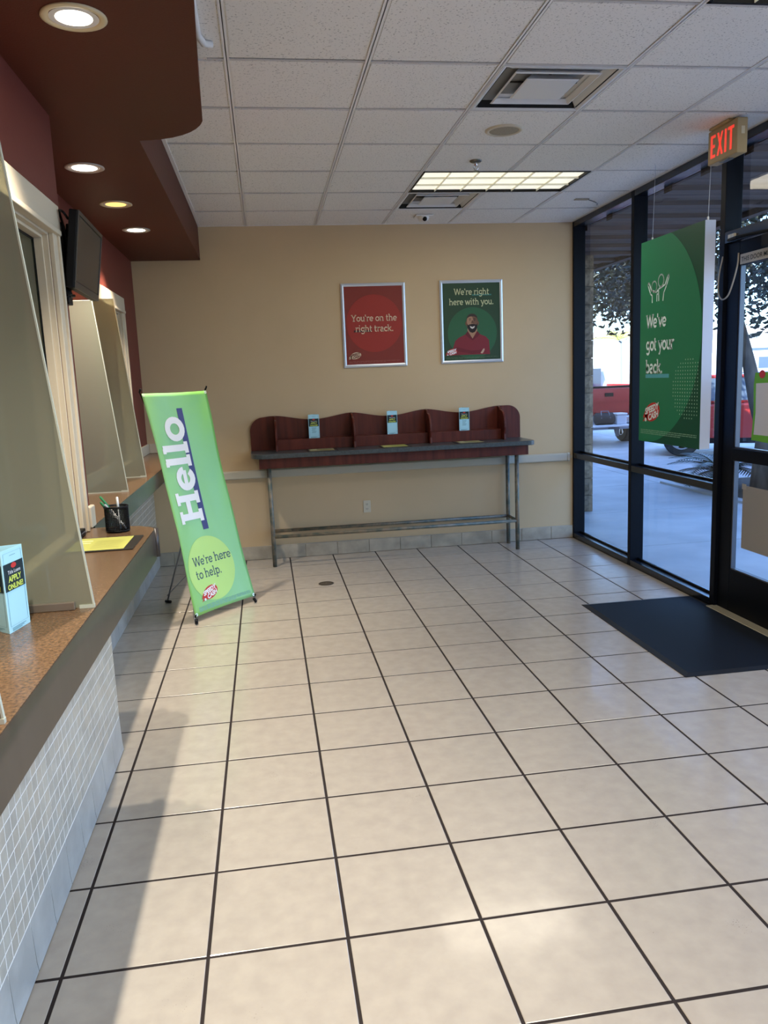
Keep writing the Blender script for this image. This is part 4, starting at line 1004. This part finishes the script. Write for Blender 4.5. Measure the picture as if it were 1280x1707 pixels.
obj('side_label', MB().box(2.725, 2.745, 4.3335, 4.335, 2.90, 2.94), mat('label_cream', (.62, .54, .36)), ex_)

# hanging green poster box
hp = thing('hanging_poster', 'tall green hanging poster reading "We\'ve got your back." before the window', 'poster', (2.735, 5.05, 1.8))
PX = 2.70; Y0, Y1, Z0, Z1 = 4.640, 5.462, 1.108, 2.498
obj('panel_box', MB().box(PX+.001, PX+.070, Y0, Y1, Z0, Z1), mat('poster_board_daylit', (.50, .56, .70), rough=.5), hp)  # white board tinted blue, daylight put into its colour
obj('art_sheet', MB().box(PX-.0005, PX+.0008, Y0, Y1, Z0, Z1), flat('poster_dark_green', (.006, .085, .048), rough=.45), hp)
fh = lambda l: plane_fn((PX-.0005, Y1, Z0), (0, -1, 0), (0, 0, 1), lift=l)
m = MB(); clip_ellipse(fh(.0010), m, .085, .733, .735, .735, .001, .821, .001, 1.389, n=180); obj('disc', m, flat('poster_green', (.016, .215, .105), rough=.45), hp)
M_MINT = flat('mint_white', (.80, .97, 1.0))
hh = .128
m = MB(); cs = .84
for s, yy in (("We've", .795), ('got your', .640), ('back.', .484)): stroke_text(m, s, lambda x, y, yy=yy: fh(.0026)(.095+x*hh*cs, yy+y*hh), wt=.125, track=.92); obj('lettering', m, M_MINT, hp); m = MB()
m = MB(); m.quad(*[fh(.0018)(*q) for q in ((.092, .452), (.425, .452), (.425, .478), (.092, .478))]); obj('underline_bar', m, flat('bar_cyan', (.10, .42, .52)), hp)
m = MB()
for r in range(17):
    for k in range(12):
        x, y = .485+k*.030, .19+r*.0235
        if ((x-.68)/.205)**2+((y-.378)/.20)**2 < 1 and x < .815: m.poly([fh(.0016)(x+.0044*math.cos(t*PI/3), y+.0050*math.sin(t*PI/3)) for t in range(6)])
obj('dot_pattern', m, flat('dots', (.45, .70, .55)), hp, kind='stuff')
logo(hp, lambda x, y: fh(.0022)(.200+x, .215+y), .235)
m = MB(); fine_print(m, fh(.0018), .03, .79, .082, 3, h=.005, gap=.012); obj('small_print', m, flat('print_mint_dim', (.25, .48, .34)), hp)
# two line figures with raised arms
m = MB(); fi = fh(.002)
def ln(pts, w=.010):
    for (a, b) in zip(pts[:-1], pts[1:]):
        d = Vector((b[0]-a[0], b[1]-a[1])); L = d.length or 1; n_ = Vector((-d.y, d.x))/L*w/2; e = d/L*w*.35
        m.quad(fi(a[0]-e.x-n_.x, a[1]-e.y-n_.y), fi(b[0]+e.x-n_.x, b[1]+e.y-n_.y), fi(b[0]+e.x+n_.x, b[1]+e.y+n_.y), fi(a[0]-e.x+n_.x, a[1]-e.y+n_.y))
def rng(cx, cy, rx, ry): ln([(cx+rx*math.cos(2*PI*k/20), cy+ry*math.sin(2*PI*k/20)) for k in range(21)])
rng(.200, 1.070, .036, .036); rng(.295, 1.100, .038, .040)
ln([(.175, .968), (.175, 1.012), (.148, 1.028), (.112, 1.088), (.118, 1.104), (.130, 1.100), (.160, 1.050), (.235, 1.030), (.262, 1.048), (.268, .972)])
ln([(.240, .972), (.240, 1.015), (.262, 1.018)])
ln([(.325, .968), (.335, 1.018), (.370, 1.060), (.402, 1.112), (.397, 1.126), (.385, 1.120), (.352, 1.068), (.262, 1.048)])
obj('figure_icon', m, M_MINT, hp)
for yv in (Y0+.02, Y1-.10):
    obj('hang_line', MB().tube([(PX+.03, yv, Z1), (PX+.05, yv+.01, ZC)], .0012, 6), mat('nylon_line', (.5, .52, .55), rough=.3), hp)
    obj('clip', MB().tube([(PX+.03, yv, Z1-.006), (PX+.03, yv, Z1+.022)], .006, 8), M_WHITE, hp)

# notices on the door glass
nt_ = thing('door_notice', 'white notice with a ragged lime green border on the upper door glass', 'notice', (2.99, 4.3, 1.4))
xg = xd1-.016
gpts = [(4.548, 1.160), (4.535, 1.32), (4.542, 1.50), (4.53, 1.575), (4.17, 1.585), (4.165, 1.165), (4.35, 1.150)]
fixn(obj('border_sheet', MB().prism([(xg-.0015, a, b) for a, b in gpts], (.001, 0, 0)), flat('notice_green', (.14, .42, .03)), nt_))
wp = [(4.525, 1.195), (4.512, 1.33), (4.518, 1.51), (4.19, 1.52), (4.185, 1.195)]
fixn(obj('white_sheet', MB().prism([(xg-.0024, a, b) for a, b in wp], (.0008, 0, 0)), flat('notice_white', (.62, .61, .60)), nt_))
obj('dot', MB().prism([(xg-.0026, 4.46+.03*math.cos(k*PI/8), 1.565+.025*math.sin(k*PI/8)) for k in range(16)], (.0008, 0, 0)), M_PRED, nt_)
gc = thing('grey_card', 'plain grey card taped on the lower door glass', 'card', (2.99, 4.4, .65))
obj('sheet', MB().box(xg-.0015, xg-.0005, 4.02, 4.615, .455, .865), flat('card_grey', (.36, .34, .31)), gc)
obj('tape', MB().box(xg-.002, xg-.0015, 4.58, 4.625, .84, .875), flat('tape', (.45, .43, .38)), gc)
wl_ = tag(obj('alarm_wire', MB().tube(curve([(XR+.0, 4.842, 2.31), (XR-.018, 4.85, 2.20), (XR-.03, 4.835, 2.09), (XR-.03, 4.79, 2.04), (XR-.022, 4.735, 2.06), (XR-.012, 4.70, 2.14), (XR+.010, 4.695, 2.24), (XR+.018, 4.70, 2.31)]), .005, 8), mat('wire_tan', (.34, .30, .24), rough=.5), smooth=True), 'tan wire looping between the door and its black frame', 'wire')
ss = thing('door_sensor', 'small ivory alarm contact on the black door head', 'sensor', (2.94, 4.72, 2.40))
obj('body', MB().box(XR-.016, XR-.0005, 4.70, 4.77, 2.405, 2.43), M_IVORY, ss, bevel=.003)
obj('seam', MB().box(XR-.0165, XR-.016, 4.733, 4.735, 2.406, 2.429), M_GREY, ss)
gs = thing('window_sticker', 'yellow-green sticker on the glass behind the hanging poster', 'sticker', (3.02, 4.95, 1.3))
obj('sheet', MB().box(XG-.005, XG-.0035, 4.90, 5.02, 1.19, 1.40), flat('sticker_green', (.30, .38, .10)), gs)
obj('white_edge', MB().box(XG-.0056, XG-.005, 4.93, 4.99, 1.30, 1.35), flat('sticker_white', (.6, .62, .5)), gs)

# =================================================================== OUTSIDE
M_CONC = mat('plaza_concrete', (.60, .595, .58), rough=.55, col2=(.46, .46, .455), scale=1.6, detail=8)
gr = struct('ground', B(3.06, 80, -30, 90, -.30, -.045), mat('ground_joint', (.13, .13, .13), rough=.9))
yj = [-14, -10, -6, -2, .9, 3.0, 5.05, 6.87, 8.66, 10.69, 12.7, 14.8, 17.0, 19.4, 22]
xj = [3.062, 5.62, 8.6, 11.8, 15.5]
for a, b in zip(yj[:-1], yj[1:]):
    for c_, d in zip(xj[:-1], xj[1:]):
        if c_ == 5.62 and 2.9 < a < 9.0: continue
        obj('concrete_panel', B(c_+.006, d-.006, a+.006, b-.006, -.06, -.030), M_CONC, gr)
obj('parking_surface', B(15.5, 79, -30, 89, -.06, -.032).box(3.07, 15.5, 22, 89, -.06, -.032), mat('lot_surface', (.40, .39, .37), rough=.8, var=.1, scale=2), gr)
# planter bed
pb = thing('planter_bed', 'mulched planting bed with a concrete kerb outside the glass', 'planter', (7, 6, 0))
obj('soil', MB().box(5.74, 8.5, 3.1, 10.57, -.06, -.01), mat('mulch', (.055, .042, .032), rough=.95, var=.5, scale=30, bump=.6, bscale=40), pb)
m = MB().box(5.62, 5.74, 3.0, 10.69, -.06, .0).box(5.74, 8.6, 10.57, 10.69, -.06, .0).box(5.74, 8.6, 3.0, 3.1, -.06, .0).box(8.5, 8.6, 3.1, 10.57, -.06, .0)
obj('kerb', m, M_CONC, pb)
# split-face block column
colm = hold('column_1'); M_STONE = [mat('stone_a', (.25, .18, .115), rough=.9, var=.3, scale=22, bump=1.0, bscale=22), mat('stone_b', (.20, .145, .095), rough=.9, var=.3, scale=20, bump=1.0, bscale=22)]
obj('core', B(3.20, 3.77, 8.84, 9.36, -.03, 2.92), mat('mortar', (.11, .10, .09), rough=.95), colm)
def rough_block(x0, x1, y0, y1, z0, z1):
    m = MB(); nx, nz = 4, 3
    for (fx) in range(4):
        def f(u, v):
            e = 0 if (u in (0, 1) or v in (0, 1)) else random.uniform(.006, .03)
            if fx == 0: return (x0+(x1-x0)*u, y0-e, z0+(z1-z0)*v)
            if fx == 1: return (x1+e, y0+(y1-y0)*u, z0+(z1-z0)*v)
            if fx == 2: return (x1+(x0-x1)*u, y1+e, z0+(z1-z0)*v)
            return (x0-e, y1+(y0-y1)*u, z0+(z1-z0)*v)
        m.grid(f, nx, nz)
    m.quad((x0, y0, z1), (x1, y0, z1), (x1, y1, z1), (x0, y1, z1)); return m
z = -.03; k = 0
while z < 2.85:
    sp_ = 3.47+(.09 if k % 2 else -.07)
    for (a, b) in ((3.185, sp_-.004), (sp_+.004, 3.785)): obj('stone_block', rough_block(a, b, 8.82, 9.38, z+.003, min(z+.197, 2.92)), random.choice(M_STONE), colm)
    z += .2; k += 1
# unseen building mass, height and length shaped to shade the plaza and truck
struct('roof_shade_mass', B(-12, 3.05, -12, 19, 3.22, 5.4), mat('roof_stucco', (.42, .36, .28), rough=.9))
struct('wall_shade_mass', B(-12, 3.05, YW+.16, 19, -.1, 3.22).box(-12, 3.05, -12, YB-.14, -.1, 3.22), mat('roof_stucco', (.42, .36, .28), rough=.9))
# wooden canopy with boards
cn = hold('ceiling_canopy'); M_PLK = [mat('plank_a', (.105, .070, .058), rough=.75, var=.25, scale=9, stretch=(.2, 3, 3)), mat('plank_b', (.082, .056, .048), rough=.75, var=.25, scale=9, stretch=(.2, 3, 3)), mat('plank_c', (.125, .088, .075), rough=.75, var=.25, scale=9, stretch=(.2, 3, 3))]
y = -6.0; k = 0
while y < 14.0:
    w = .19 if k % 3 else .13; g = .035 if k % 5 == 3 else .008
    zz = 2.95 if k % 3 else 2.915
    obj('plank', B(3.07, 4.27, y+g, y+w, zz, zz+.05), M_PLK[k % 3], cn); y += w; k += 1
obj('edge_beam', B(4.27, 4.36, -6, 14.0, 2.90, 3.12), M_PLK[1], cn)
obj('wall_ledger', B(3.062, 3.12, -6, 14.0, 3.0, 3.14), M_PLK[1], cn)
for yb in (-4, 0, 4, 8, 12): obj('rafter', B(3.07, 4.27, yb-.05, yb+.05, 3.0, 3.14), M_PLK[0], cn)

# trees beyond the glass
M_LEAF = [mat('leaf_dark', (.010, .014, .005), rough=.6), mat('leaf_mid', (.015, .021, .007), rough=.6), mat('leaf_olive', (.022, .025, .010), rough=.6)]
M_BARK = mat('bark', (.10, .078, .058), rough=.9, var=.35, scale=14, bump=.5, bscale=20, stretch=(1, 1, .3))
def crown(parent, blobs, n, size, seed, mats=None, name='crown'):
    rnd = random.Random(seed); m = MB(); tot = sum(b[3]*b[4]*b[5] for b in blobs)
    for (cx, cy, cz, rx, ry, rz) in blobs:
        for _ in range(int(n*rx*ry*rz/tot)):
            while True:
                p = Vector((rnd.uniform(-1, 1), rnd.uniform(-1, 1), rnd.uniform(-1, 1)))
                if .1 < p.length < 1: break
            p = p*(.55+.45*rnd.random()); c = Vector((cx+p.x*rx, cy+p.y*ry, cz+p.z*rz))
            a = Vector((rnd.gauss(0, 1), rnd.gauss(0, 1), rnd.gauss(0, .6))).normalized(); b = a.orthogonal().normalized()
            b.rotate(Matrix.Rotation(rnd.uniform(0, 6.28), 3, a)); s = size*rnd.uniform(.6, 1.4)
            m.poly([c-a*s, c-b*s*.42, c+a*s, c+b*s*.42], rnd.randrange(3))
    return obj(name, m, mats or M_LEAF, parent, kind='stuff')
t1 = thing('shade_tree', 'dark leafy tree with a forked grey trunk outside the glass door', 'tree', (6.15, 8.95, 0))
obj('trunk', MB().tube([(6.10, 8.95, -.008), (6.10, 8.97, .35), (6.14, 9.0, .75)], [.19, .15, .13], 10).tube([(6.13, 9.0, .70), (5.98, 9.0, 1.15), (5.90, 9.05, 1.6), (5.75, 9.2, 2.4), (5.4, 9.5, 3.2)], [.10, .095, .08, .06, .04], 9).tube([(6.15, 9.0, .70), (6.28, 8.98, 1.1), (6.32, 9.0, 1.5), (6.30, 9.1, 2.1), (6.7, 9.4, 3.0)], [.11, .10, .10, .08, .05], 9).tube([(6.30, 9.05, 1.9), (6.0, 8.6, 2.4), (5.6, 8.2, 2.9)], [.07, .05, .03], 8), M_BARK, t1, smooth=True)
crown(t1, [(6.3, 9.3, 3.2, 2.0, 2.2, 1.35), (5.6, 10.6, 3.1, 1.3, 1.4, 1.1), (7.4, 8.6, 2.9, 1.5, 1.6, 1.2), (6.0, 8.2, 2.35, .8, 1.0, .5), (5.9, 12.0, 3.0, 1.2, 1.5, 1.1), (7.6, 10.6, 3.2, 1.7, 1.6, 1.3)], 12500, .056, 3)
t2 = thing('shade_tree', 'second leafy tree farther off, seen through the first window by the wall', 'tree', (7.6, 15.4, 0))
obj('trunk', MB().tube([(9.45, 19.0, -.03), (9.42, 19.0, 1.6), (9.2, 18.8, 3.0), (8.6, 18.4, 4.4)], [.22, .17, .13, .08], 9).tube([(9.42, 19.0, 1.7), (9.6, 19.2, 3.0), (10.0, 19.5, 4.2)], [.12, .09, .05], 8), M_BARK, t2, smooth=True)
crown(t2, [(8.9, 18.9, 4.5, 2.3, 2.2, 1.7), (8.2, 18.0, 3.4, 1.3, 1.2, .8), (10.0, 19.8, 3.9, 1.8, 1.8, 1.4)], 8500, .085, 5)
# sago palm at the bed edge
def fronds(parent, c, n, L, seed, m_):
    rnd = random.Random(seed)
    for k in range(n):
        an = 2*PI*k/n+rnd.uniform(-.2, .2); up = rnd.uniform(.35, 1.1); m = MB(); c0 = Vector(c); h = Vector((math.cos(an), math.sin(an), 0))
        pts = [c0+h*(L*t*math.cos(up*(1-t*.6)))+Vector((0, 0, L*(t*math.sin(up)-.55*t*t))) for t in [i/10 for i in range(11)]]
        m.tube(pts, [.010*(1-.08*i) for i in range(11)], 5)
        sd_ = Vector((-h.y, h.x, 0))
        for i in range(2, 11):
            for q in (0, .5):
                p = pts[i-1].lerp(pts[i], q); d = (pts[i]-pts[i-1]).normalized(); l_ = L*.30*math.sin(PI*(i+q)/11.5)
                for s in (-1, 1):
                    e = p+(sd_*s*.85+d*.6+Vector((0, 0, -.10))).normalized()*l_; w = d*.017
                    m.quad(p-w, p+w, e+w*.3, e-w*.3)
        obj('frond', m, m_, parent)
M_PALM = mat('palm_leaf', (.014, .034, .013), rough=.4)
sg_ = thing('sago_palm', 'spiky sago palm at the edge of the planting bed', 'plant', (5.98, 9.75, 0))
obj('stem', MB().tube([(5.98, 9.75, -.008), (5.98, 9.75, .22)], [.10, .08], 10), M_BARK, sg_)
fronds(sg_, (5.98, 9.75, .2), 22, .72, 4, M_PALM)
for n_, (x, y, h, sd, lb) in enumerate(((6.45, 8.7, .75, 11, 'low dark shrub at the foot of the forked tree'), (6.9, 9.3, .85, 12, 'bushy shrub behind the forked tree'), (6.35, 7.9, .7, 13, 'dark shrub in the bed straight outside the door'), (6.6, 6.9, .7, 14, 'shrub in the bed on the viewer\'s side of the door'))):
    s_ = thing('shrub', lb, 'shrub', (x, y, 0))
    obj('stem', MB().tube([(x, y, -.008), (x, y, h*.5)], .03, 6), M_BARK, s_)
    crown(s_, [(x, y, h*.56, .42, .42, h*.52)], 2200, .05, sd, [MATS['leaf_dark'], M_PALM, MATS['leaf_mid']], 'foliage')
# sunlit yellow-green ornamental grass clump far off
og = thing('grass_clump', 'sunlit yellow-green palm clump far across the street', 'plant', (19.5, 42, 0))
M_SUNW_ = mat('pale_stem', (.62, .58, .50), rough=.9); M_YEL = mat('frond_yellow', (.42, .40, .06), rough=.6)
obj('stem', MB().tube([(19.5, 42, -.03), (19.5, 42, 3.2)], [.25, .2], 8), M_SUNW_, og)
fronds(og, (19.5, 42, 3.2), 18, 2.6, 9, M_YEL)

# ---- vehicles
M_CARR = mat('car_paint_red', (.36, .035, .03), rough=.25, coat=.6, spec=.5); M_CARG = mat('car_glass', (.10, .14, .20), rough=.05, spec=.8)
M_TYRE = mat('tyre', (.014, .014, .014), rough=.8); M_CHR = mat('bumper_chrome', (.62, .64, .68), rough=.25, metal=.7)
M_LAMPR = mat('tail_lamp', (.35, .02, .02), rough=.2, coat=.5); M_RIM = mat('alloy_rim', (.55, .57, .62), rough=.3, metal=.6)
def wheel(parent, c, r, w, axis):
    t = obj('wheel', MB(), M_TYRE, parent) if False else None
    m = MB(); prof = [(r*.62, -w/2), (r*.94, -w/2), (r, -w*.36), (r, w*.36), (r*.94, w/2), (r*.62, w/2)]
    seg = 28
    def tr(rr, an, h):
        return (c[0]+rr*math.cos(an), c[1]+h, c[2]+rr*math.sin(an)) if axis == 'y' else (c[0]+h, c[1]+rr*math.cos(an), c[2]+rr*math.sin(an))
    for (r0, h0), (r1, h1) in zip(prof[:-1], prof[1:]):
        for s in range(seg):
            a, b = 2*PI*s/seg, 2*PI*(s+1)/seg; m.quad(tr(r0, a, h0), tr(r0, b, h0), tr(r1, b, h1), tr(r1, a, h1))
    wh = fixn(obj('wheel', m, M_TYRE, parent))
    m = MB()
    for sgn in (-1, 1):
        h = sgn*w*.42
        m.poly([tr(r*.16, 2*PI*k/12, h) for k in range(12)])
        for k in range(6):
            a = 2*PI*k/6; d = .20
            m.quad(tr(r*.12, a-d*1.6, h), tr(r*.62, a-d, h), tr(r*.62, a+d, h), tr(r*.12, a+d*1.6, h))
        for s in range(seg): a, b = 2*PI*s/seg, 2*PI*(s+1)/seg; m.quad(tr(r*.56, a, h), tr(r*.56, b, h), tr(r*.64, b, h), tr(r*.64, a, h))
    obj('rim', m, M_RIM, wh)
# pickup: rear faces -y
tx, ty = 7.47, 16.55; gz = -.03
pk = thing('pickup_truck', 'red pickup truck parked tail-on outside, with a cargo tray on its hitch', 'truck', (tx, ty, gz))
hw = .97
sec = [(-hw, .62), (-hw-.03, .80), (-hw, 1.0), (-hw+.03, 1.30), (-hw+.10, 1.33)]
m = MB()
m.prism([(tx-hw, ty+.02, gz+.56), (tx-hw-.03, ty+.02, gz+.85), (tx-hw+.02, ty+.02, gz+1.30), (tx-hw+.13, ty+.02, gz+1.33), (tx-hw+.13, ty+.02, gz+.56)], (0, 2.0, 0))
m.prism([(tx+hw, ty+.02, gz+.56), (tx+hw+.03, ty+.02, gz+.85), (tx+hw-.02, ty+.02, gz+1.30), (tx+hw-.13, ty+.02, gz+1.33), (tx+hw-.13, ty+.02, gz+.56)], (0, 2.0, 0))
m.box(tx-hw+.1, tx+hw-.1, ty+.1, ty+2.0, gz+.56, gz+.80)
m.box(tx-hw, tx+hw, ty+2.0, ty+5.2, gz+.5, gz+1.12)
fixn(obj('body', m, M_CARR, pk, bevel=.02))
m = MB().prism([(tx-hw+.05, ty+2.05, gz+1.12), (tx+hw-.05, ty+2.05, gz+1.12), (tx+hw-.17, ty+2.18, gz+1.82), (tx-hw+.17, ty+2.18, gz+1.82)], (0, 1.5, 0)); fixn(obj('cab', m, mat('cab_white', (.62, .62, .62), rough=.3), pk, bevel=.03))
obj('rear_window', B(tx-hw+.25, tx+hw-.25, ty+2.06, ty+2.11, gz+1.22, gz+1.70), M_CARG, pk)
tgm = MB().box(tx-hw+.14, tx+hw-.14, ty, ty+.07, gz+.68, gz+1.27)
tg = obj('tailgate', tgm, M_CARR, pk, bevel=.02)
obj('crease', B(tx-hw+.16, tx+hw-.16, ty-.012, ty+.002, gz+.74, gz+.80).box(tx-hw+.16, tx+hw-.16, ty-.014, ty+.002, gz+.97, gz+1.0), M_CARR, tg)
obj('top_cap', B(tx-hw+.13, tx+hw-.13, ty-.01, ty+.09, gz+1.27, gz+1.31), M_BLACK, tg, bevel=.01)
obj('handle', B(tx-.10, tx+.10, ty-.018, ty+.002, gz+1.08, gz+1.16), M_BLACK, tg, bevel=.01)
for s in (-1, 1): obj('tail_lamp', B(tx+s*(hw-.06)-.065, tx+s*(hw-.06)+.065, ty-.006, ty+.06, gz+.78, gz+1.22), M_LAMPR, pk, bevel=.015)
obj('bumper', B(tx-hw+.02, tx+hw-.02, ty-.14, ty+.04, gz+.50, gz+.66), M_CHR, pk, bevel=.03)
obj('bumper_skirt', B(tx-hw+.10, tx+hw-.10, ty-.06, ty+.1, gz+.36, gz+.50), mat('skirt_grey', (.30, .32, .36), rough=.5), pk, bevel=.02)
for s in (-1, 1):
    wheel(pk, (tx+s*(hw-.13), ty+.95, gz+.37), .37, .26, 'x'); wheel(pk, (tx+s*(hw-.13), ty+4.4, gz+.37), .37, .26, 'x')
obj('axle', MB().tube([(tx-hw+.1, ty+.95, gz+.37), (tx+hw-.1, ty+.95, gz+.37)], .06, 8), M_BLACK, pk)
obj('hitch_tray', B(tx-.62, tx+.22, ty-.70, ty-.20, gz+.46, gz+.50), mat('tray_white', (.70, .72, .74), rough=.4), pk, bevel=.012)
obj('hitch_bar', B(tx-.04, tx+.04, ty-.45, ty+.1, gz+.38, gz+.46).box(tx-.03, tx+.03, ty-.46, ty-.40, gz+.24, gz+.46), M_GREY, pk)
bg = thing('duffel_bag', 'black duffel bag on the hitch tray behind the truck', 'bag', (tx-.30, ty-.45, gz+.5))
m = MB().tube([(tx-.52, ty-.45, gz+.63), (tx-.49, ty-.45, gz+.63), (tx-.13, ty-.45, gz+.63), (tx-.10, ty-.45, gz+.63)], [.09, .128, .128, .09], 14); obj('body', m, mat('bag_black', (.02, .02, .022), rough=.8), bg, smooth=True)
obj('strap', MB().tube([(tx-.42, ty-.57, gz+.64), (tx-.40, ty-.50, gz+.79), (tx-.24, ty-.50, gz+.79), (tx-.22, ty-.57, gz+.64)], .012, 6), M_GREY, bg)
bx = thing('cooler_box', 'small white cooler box beside the black bag on the hitch tray', 'cooler', (tx+.05, ty-.45, gz+.5))
obj('body', B(tx-.07, tx+.15, ty-.58, ty-.30, gz+.501, gz+.70), mat('cooler_white', (.60, .64, .68), rough=.4), bx, bevel=.02)
obj('lid', B(tx-.08, tx+.16, ty-.59, ty-.29, gz+.70, gz+.74), M_WHITE, bx, bevel=.012)
# red hatchback, side on, behind the hanging poster
hx, hy = 8.655, 13.26
hc = thing('hatchback_car', 'red hatchback parked side-on behind the hanging green poster', 'car', (hx, hy, gz))
prof = [(-1.75, .32), (-1.80, .62), (-1.72, .92), (-1.60, 1.0), (-1.35, 1.40), (-.9, 1.50), (.2, 1.50), (.85, 1.02), (1.55, .90), (1.85, .70), (1.88, .34)]
body = [(-1.75, .30), (-1.80, .62), (-1.72, .95), (.75, .98), (1.55, .88), (1.85, .68), (1.88, .30)]
fixn(obj('body', MB().prism([(hx+a, hy, gz+b) for a, b in body], (0, 1.7, 0)), M_CARR, hc, bevel=.04))
cab = [(-1.66, .96), (-1.38, 1.40), (-.9, 1.50), (.15, 1.48), (.72, .98)]
fixn(obj('cabin', MB().prism([(hx+a, hy+.08, gz+b) for a, b in cab], (0, 1.54, 0)), M_CARR, hc, bevel=.03))
for wpts in ([(-1.50, 1.02), (-1.28, 1.36), (-.88, 1.43), (-.55, 1.43), (-.55, 1.02)], [(-.48, 1.02), (-.48, 1.43), (.10, 1.42), (.55, 1.02)]):
    fixn(obj('side_window', MB().prism([(hx+a, hy+.07, gz+b) for a, b in wpts], (0, .02, 0)), M_CARG, hc))
obj('sill_trim', B(hx-1.0, hx+1.0, hy-.01, hy+.1, gz+.24, gz+.34), M_BLACK, hc)
for wx in (-1.12, 1.2):
    wheel(hc, (hx+wx, hy+.10, gz+.335), .335, .21, 'y'); wheel(hc, (hx+wx, hy+1.6, gz+.335), .335, .21, 'y')
obj('mirror', B(hx+.42, hx+.56, hy-.12, hy+.04, gz+1.0, gz+1.12), M_CARR, hc, bevel=.02)
hc.rotation_euler.z = math.radians(-28.6)
# pale building and a blue van beyond, in full sun
M_SUNW = mat('far_stucco', (.72, .68, .60), rough=.9)
fb = thing('far_building', 'pale low building across the street in full sun', 'building', (28, 55, 0))
obj('wall', B(10, 60, 55, 70, -.04, 3.9), M_SUNW, fb)
obj('parapet', B(9.8, 60.2, 54.8, 70.2, 3.9, 4.3), mat('far_parapet', (.60, .50, .42), rough=.9), fb)
for k in range(6): obj('window', B(30+k*5, 32.5+k*5, 54.95, 55.01, 1.0, 2.8), M_CARG, fb)
fv = thing('delivery_van', 'white van with a blue lower half parked far across the street', 'van', (26.5, 40, 0))
fixn(obj('body', MB().prism([(24, 40, .35), (24, 40, 2.3), (27.6, 40, 2.35), (28.6, 40, 1.4), (29.4, 40, 1.2), (29.5, 40, .35)], (0, 2.0, 0)), mat('van_white', (.7, .7, .7), rough=.4), fv, bevel=.05))
obj('side_panel', B(24.05, 28.9, 39.96, 40.0, .5, 1.2), mat('van_blue', (.05, .10, .40), rough=.4), fv)
obj('side_window', B(26.6, 27.9, 39.97, 40.0, 1.4, 2.0), M_CARG, fv)
for wx in (24.9, 28.4): wheel(fv, (wx, 40.15, .31), .34, .24, 'y')
